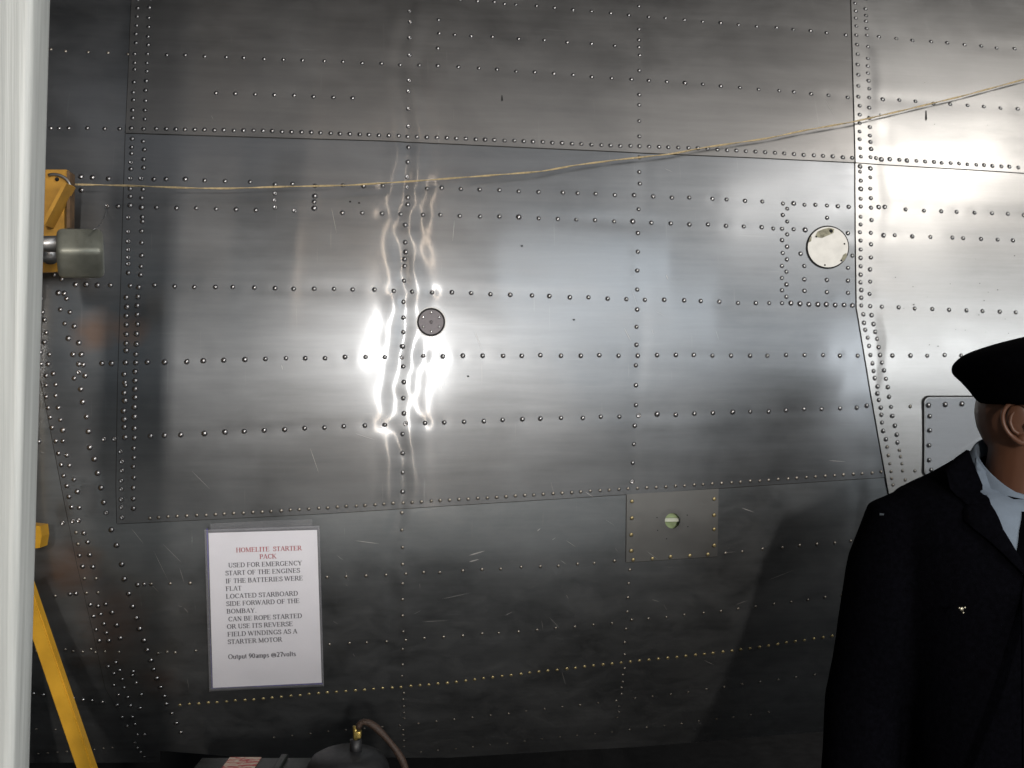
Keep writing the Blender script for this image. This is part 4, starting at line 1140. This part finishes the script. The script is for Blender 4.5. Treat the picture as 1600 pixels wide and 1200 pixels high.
torso = [tors([(.86, 0, 0, .165, .115), (.98, 0, 0, .16, .11), (1.10, 0, 0, .15, .10), (1.24, 0, 0, .165, .11), (1.36, 0, .005, .17, .105), (1.43, 0, .01, .15, .085), (1.47, 0, .012, .09, .065)])]
limbs = []
SH = 1.435; 
for s in (-1, 1):
    shd, elb, wri = X(.178 * s, .012, SH), X(.232 * s, .022, 1.16), X(.262 * s, -.012, .925)
    limbs.append(tube_vf([shd, (shd + elb) / 2, elb, (elb + wri) / 2, wri], [.052, .046, .040, .036, .026], 14))
    hd = (wri - elb).normalized()
    pm = wri + hd * .055
    limbs.append(ell(pm, Vector((.014, 0, 0)), Vector((0, .042, 0)), hd * .062, 14, 8))
    for k, (oy, L_) in enumerate(((-.030, .068), (-.010, .078), (.010, .074), (.029, .058))):
        b0 = pm + hd * .045 + Vector((0, oy, 0))
        d1 = (hd + Vector((-.10 * s, .02 * (k - 1.5), 0))).normalized(); d2 = (hd + Vector((-.40 * s, 0, 0))).normalized(); d3 = (hd + Vector((-.85 * s, 0, 0))).normalized()
        p1 = b0 + d1 * L_ * .45; p2 = p1 + d2 * L_ * .33; p3 = p2 + d3 * L_ * .26
        limbs.append(tube_vf([b0 - d1 * .02, b0, p1, p2, p3], [.0085, .0085, .0082, .0075, .0055], 10))
    t0 = wri + hd * .03 + Vector((0, -.030, 0)); t1 = t0 + (hd + Vector((-.2 * s, -.7, 0))).normalized() * .035; t2 = t1 + (hd + Vector((-.3 * s, -.25, 0))).normalized() * .030
    limbs.append(tube_vf([t0 - Vector((0, -.02, 0)), t0, t1, t2], [.011, .0105, .0092, .0065], 10))
    hip, kne, ank = X(.085 * s, 0, .86), X(.095 * s, -.008, .48), X(.10 * s, .012, .09)
    limbs.append(tube_vf([hip, (hip + kne) / 2, kne, (kne + ank) / 2, ank, X(.10 * s, .012, .04)], [.085, .075, .055, .052, .038, .036], 16))
    limbs.append(ell(X(.102 * s, -.05, .035), Vector((.038, 0, 0)), Vector((0, .115, 0)), Vector((0, 0, .03)), 14, 8))
body_me = remeshed(head + neck + torso + limbs, .0045, 5)
# ears joined on, closed shells with helix, bowl and lobe
bm = bmesh.new(); bm.from_mesh(body_me)
def add_vf(vf):
    vs = [bm.verts.new(p) for p in vf[0]]
    for f in vf[1]:
        try: bm.faces.new([vs[q] for q in f]).smooth = True
        except ValueError: pass
for sgn in (1, -1):
    ec = lambda f, z, r: H(-.006 + f, sgn * (.0735 + r), 1.590 + z)
    hel = [ec(.016, .002, .003), ec(.019, .014, .008), ec(.014, .027, .012), ec(.001, .033, .016), ec(-.013, .029, .019), ec(-.020, .015, .021), ec(-.0195, .000, .020), ec(-.014, -.014, .017), ec(-.005, -.024, .013), ec(.004, -.031, .010), ec(.010, -.029, .007), ec(.013, -.021, .005)]
    HQ_, _d = resample(hel, 40)
    for _ in range(3): HQ_[1:-1] = (HQ_[:-2] + 2 * HQ_[1:-1] + HQ_[2:]) / 4
    rr = [.0034 + .0016 * (1 if i > 30 else 0) * min(1, (i - 30) / 4 if i > 30 else 0) for i in range(40)]; rr[-1] = .004; rr[0] = .003
    add_vf(tube_vf([Vector(p) for p in HQ_], rr, 10))
    ant = [ec(-.004, .020, .010), ec(-.010, .012, .013), ec(-.0115, .001, .014), ec(-.007, -.011, .013), ec(.000, -.016, .010)]
    AQ, _d = resample(ant, 16)
    add_vf(tube_vf([Vector(p) for p in AQ], [.003] * 16, 8))
    add_vf(tube_vf([ec(.013, .004, .004), ec(.010, -.004, .010), ec(.011, -.013, .007)], [.003, .0042, .003], 8))
    # bowl
    add_vf(ell(ec(-.001, 0, .006), (fw * .0185 - rt * sgn * .004), rt * sgn * .006 , upv * .031 + rt * sgn * .004, 18, 10))
    add_vf(ell(ec(.004, -.026, .009), fw * .009, rt * sgn * .0045, upv * .009, 12, 8))
bm.to_mesh(body_me); bm.free()
body = child("body", body_me, MAN, M_FLESH)
for s in (1, -1):
    e = child("eye", mesh_from(*ell(H(.0775, .031 * s, 1.578), fw * .012, rt * .014, upv * .010, 14, 8)), MAN, mat("eye_white", (.6, .58, .55), .2))
    child("iris", mesh_from(*ell(H(.0865, .031 * s, 1.578), fw * .0035, rt * .0055, upv * .0055, 12, 8)), e, M_SHOE)

# jacket: torso and sleeves grown together
jt = tors([(.80, 0, 0, .205, .15), (.93, 0, 0, .198, .143), (1.08, 0, 0, .180, .128), (1.22, 0, 0, .190, .134), (1.34, 0, .004, .200, .132), (1.41, 0, .008, .208, .120), (1.455, 0, .012, .206, .102), (1.478, 0, .020, .187, .086, .003), (1.492, 0.003, .026, .154, .074, .010), (1.499, .006, .032, .122, .066, .024), (1.504, .012, .036, .098, .060, .040), (1.505, .012, .036, .088, .056, .044)])
sl = []
for s in (-1, 1):
    sl.append(tube_vf([X(.150 * s, .012, 1.455), X(.182 * s, .012, 1.432), X(.200 * s, .015, 1.36), X(.222 * s, .02, 1.22), X(.240 * s, .022, 1.14), X(.256 * s, .005, 1.02), X(.270 * s, -.012, .93)], [.040, .060, .068, .066, .062, .058, .052], 22))
jk_me = remeshed([jt] + sl, .006, 9)
# cloth folds
jk_n = [v.normal.copy() for v in jk_me.vertices]
for v, vn in zip(jk_me.vertices, jk_n):
    p = v.co.copy()
    side = abs(p.x - PX)
    v.co = p + vn * (.0022 * mnoise.noise(Vector((p.x * 9, p.y * 9, p.z * 5))) + .0016 * mnoise.noise(Vector((p.x * 26, p.y * 26, p.z * 9))) * (1 if side > .17 else .5))
jk_me.update()
jk = child("jacket", jk_me, MAN, M_WOOL)
bvh = BVHTree.FromPolygons([v.co.copy() for v in jk_me.vertices], [tuple(p.vertices) for p in jk_me.polygons])


def front_hit(x, z, off):
    h = bvh.ray_cast(Vector((x, PY - .6, z)), Vector((0, 1, 0)))
    lim = PY - .055 + (z - 1.45) * .65
    if h[0] is None: return Vector((x, lim - off, z))
    return Vector((x, min(h[0].y, lim) - off, z))


def pxz(x, y, depth=1.50): return (x - 800) / 1600 * depth, CAM_H - (y - 600) / 1600 * depth


def cloth_piece(P, off, thick, name, m, parent, step=.008, depth=1.50, mirror=False, puff=.0):
    """a layer of cloth lying on the jacket front: outline in photo pixels, filled with a triangulated grid and given a turned edge"""
    Q = []
    for x, y in P:
        d_ = depth
        for _ in range(5): d_ = .5 * d_ + .5 * front_hit(*pxz(x, y, d_), off + thick).y
        Q.append(pxz(x, y, d_))
    if mirror: Q = [(2 * .757 - x, z) for x, z in Q]
    D = []
    for (x0, z0), (x1, z1) in zip(Q, Q[1:] + Q[:1]):
        n = max(1, int(math.hypot(x1 - x0, z1 - z0) / step))
        D += [(x0 + (x1 - x0) * k / n, z0 + (z1 - z0) * k / n) for k in range(n)]
    from mathutils.geometry import delaunay_2d_cdt
    pts_ = [Vector(q) for q in D]; xs = [q[0] for q in D]; zs_ = [q[1] for q in D]
    zz = min(zs_)
    while zz < max(zs_):
        xx = min(xs)
        while xx < max(xs):
            if inside(D, xx, zz): pts_.append(Vector((xx + 1e-4, zz + 1e-4)))
            xx += step
        zz += step
    vo, eo, fo, *_ = delaunay_2d_cdt(pts_, [], [list(range(len(D)))], 1, 1e-5)
    def edge_dist(q):
        return min((math.hypot(q[0] - a, q[1] - b) for a, b in D))
    V = []
    for q in vo:
        e = min(1, edge_dist(q) / .012)
        V.append(front_hit(q[0], q[1], off + thick * (.35 + .65 * e) + puff * e))
    bmx = bmesh.new(); vs = [bmx.verts.new(p) for p in V]
    for f in fo:
        try: bmx.faces.new([vs[k] for k in f])
        except ValueError: pass
    bmesh.ops.recalc_face_normals(bmx, faces=bmx.faces)
    be = [e for e in bmx.edges if e.is_boundary]
    r = bmesh.ops.extrude_edge_only(bmx, edges=be)
    for g in r['geom']:
        if isinstance(g, bmesh.types.BMVert): g.co.y += thick + off * .6
    for f in bmx.faces: f.smooth = True
    me = bpy.data.meshes.new("mesh"); bmx.to_mesh(me); bmx.free()
    try: me.set_sharp_from_angle(angle=math.radians(55))
    except Exception: pass
    return child(name, me, parent, m)


sh = child("shirt", cloth_piece([(1528, 716), (1546, 742), (1570, 760), (1612, 770), (1680, 730), (1690, 740), (1640, 830), (1612, 900), (1575, 870), (1545, 800)], .003, .004, "shirt_front", M_SHIRT, MAN).data, MAN, M_SHIRT) if False else None
sh = cloth_piece([(1528, 716), (1546, 742), (1570, 760), (1608, 775), (1650, 750), (1684, 718), (1672, 790), (1640, 850), (1608, 910), (1575, 862), (1545, 800)], .002, .004, "shirt", M_SHIRT, MAN)
tie = cloth_piece([(1599, 800), (1614, 800), (1626, 862), (1606, 908), (1590, 866), (1595, 830)], .007, .004, "necktie", M_CAPW, MAN)
LAP_A = [(1517, 704), (1500, 716), (1481, 736), (1487, 764), (1498, 776), (1513, 788), (1530, 788), (1551, 790), (1538, 758), (1524, 724)]
LAP_B = [(1551, 789), (1530, 787), (1514, 789), (1509, 800), (1510, 814), (1524, 827), (1545, 843), (1570, 866), (1601, 897), (1612, 908), (1604, 884), (1588, 858), (1570, 828)]
for mir in (False, True):
    la = cloth_piece(LAP_A, .006, .006, "jacket_collar", M_WOOL, jk, mirror=mir)
    lb = cloth_piece(LAP_B, .007, .006, "lapel", M_WOOL, jk, mirror=mir)
# sleeve seam, front edge and breast pocket flap
ft = cloth_piece([(1604, 900), (1618, 900), (1616, 1100), (1612, 1330), (1600, 1330)], .002, .003, "front_edge", M_WOOL, jk)
def bead(x, y, r, name, m, parent, dep=1.5):
    q = pxz(x, y, dep); p = front_hit(q[0], q[1], .004)
    return child(name, mesh_from(*ell(p, Vector((r, 0, 0)), Vector((0, r * .5, 0)), Vector((0, 0, r)), 12, 8)), parent, m)
bt = bead(1493, 947, .0034, "badge_pin", M_SILVER, jk)
for dx, dz in ((-.004, .002), (.004, .0025), (0, -.004)):
    q = pxz(1493, 947); p = front_hit(q[0] + dx, q[1] + dz, .0065)
    child("pin_ray", mesh_from(*ell(p, Vector((.0022, 0, 0)), Vector((0, .0018, 0)), Vector((0, 0, .0018)), 8, 6)), bt, M_SILVER)
for y in (930, 1040, 1150): bead(1612, y, .0085, "jacket_button", M_SHOE, jk)
# shoulder title on the sleeve
h = bvh.ray_cast(Vector((PX - .6, PY - .025, pxz(0, 803, 1.6)[1])), Vector((1, 0, 0)))
if h[0] is not None:
    c, n = h[0], h[1]
    tt = n.cross(Vector((0, 0, 1))).normalized(); uu = tt.cross(n)
    V = [c + n * .002 + tt * a + uu * b for a, b in ((-.001, -.002), (.006, -.0025), (.006, .001), (-.001, .0006))]
    child("shoulder_title", mesh_from(V, [(0, 1, 2, 3)], False), jk, M_BADGE)

# shirt collar standing round the neck and folding down to two points
V, F = [], []
nth = 48
for i in range(nth + 1):
    th = 2 * PI * i / nth                         # 0 = front (towards the camera), round by the viewer's left
    fr_ = .5 + .5 * math.cos(th)                   # 1 at the front
    bx, by = -math.sin(th), -math.cos(th)
    ztop = 1.563 - .082 * fr_ ** 1.5
    drop = .036 + .062 * fr_ ** 4
    cx, cy = NKX - .006 - .010 * fr_, NKY + .004 - .004 * fr_
    gap = .012 * fr_ ** 10
    for r, z in ((.064, ztop - .03), (.0655, ztop - .006), (.068, ztop), (.0735, ztop - .004), (.079 + .010 * fr_, ztop - drop * .55), (.083 + .020 * fr_, ztop - drop)):
        V.append(Vector((cx + bx * r + math.copysign(gap, bx if abs(bx) > 1e-6 else 1), cy + by * r, z)))
m6 = 6
for i in range(nth):
    if i in (0, nth - 1): continue
    for k in range(m6 - 1): F.append((i * m6 + k, (i + 1) * m6 + k, (i + 1) * m6 + k + 1, i * m6 + k + 1))
cme = mesh_from(V, F)
co = child("collar", cme, sh, M_SHIRT)
sd = co.modifiers.new("t", 'SOLIDIFY'); sd.thickness = .002
ss = co.modifiers.new("s", 'SUBSURF'); ss.levels = 1; ss.render_levels = 2

# cap: soft crown spreading over a narrow band
CX_, CY_ = .846, 1.612
def capring(z, r, cx=0, tilt=0.0, sq=2.0):
    P = []
    for k in range(48):
        a = 2 * PI * k / 48
        x, y = math.cos(a), math.sin(a)
        w = 1 + .012 * math.sin(3 * a + z * 60) + .008 * math.sin(7 * a)
        P.append(Vector((CX_ + cx + r * x * w, CY_ + r * .97 * y * w, z + tilt * x * r)))
    return P
rings = [capring(1.600 + .018, .090), capring(1.618, .1035), capring(1.636, .1135, -.001), capring(1.652, .1235, -.003), capring(1.664, .130, -.005, .03), capring(1.6735, .1352, -.006, .05), capring(1.685, .1365, -.006, .05), capring(1.695, .131, -.005, .06), capring(1.706, .121, -.003, .07), capring(1.715, .103, 0, .09), capring(1.723, .078, .004, .10), capring(1.729, .045, .01, .08), capring(1.731, .02, .012, .04)]
V = [p for r in rings for p in r]; n = 48
F = [(i * n + k, i * n + (k + 1) % n, (i + 1) * n + (k + 1) % n, (i + 1) * n + k) for i in range(len(rings) - 1) for k in range(n)]
F += [tuple(range(n - 1, -1, -1)), tuple((len(rings) - 1) * n + k for k in range(n))]
cp = child("cap", mesh_from(V, F), MAN, M_CAPW)
ss = cp.modifiers.new("s", 'SUBSURF'); ss.levels = 1; ss.render_levels = 2
V, F = [], []
for i in range(13):
    a = math.radians(-62 + 124 * i / 12)
    d = fw * math.cos(a) + rt * math.sin(a)
    for q, dz in ((.098, 0), (.125, -.006), (.098 + .055 * math.cos(a) ** .7, -.022)):
        V.append(Vector((CX_, CY_, 1.624 + dz)) + d * q)
for i in range(12):
    for k in range(2): F.append((i * 3 + k, (i + 1) * 3 + k, (i + 1) * 3 + k + 1, i * 3 + k + 1))
vz = child("visor", mesh_from(V, F), cp, M_SHOE); sd = vz.modifiers.new("t", 'SOLIDIFY'); sd.thickness = .003

# trousers and shoes
tr = []
for s in (-1, 1):
    tr.append(tube_vf([X(.078 * s, 0, .93), X(.088 * s, 0, .82), X(.097 * s, -.006, .50), X(.102 * s, .008, .12), X(.103 * s, .0, .06)], [.105, .108, .085, .075, .08], 20))
trm = remeshed(tr, .008, 5)
child("trousers", trm, MAN, M_WOOL)
for s in (-1, 1):
    R = []
    for y, rx, rz in ((.075, .02, .02), (.06, .036, .04), (.0, .042, .052), (-.06, .046, .042), (-.12, .048, .032), (-.165, .036, .024), (-.185, .014, .012)):
        R.append((X(.103 * s, y, rz + .001), Vector((rx, 0, 0)), Vector((0, 0, rz)), 2.6))
    child("shoe", mesh_from(*loft(R, 20)), MAN, M_SHOE)
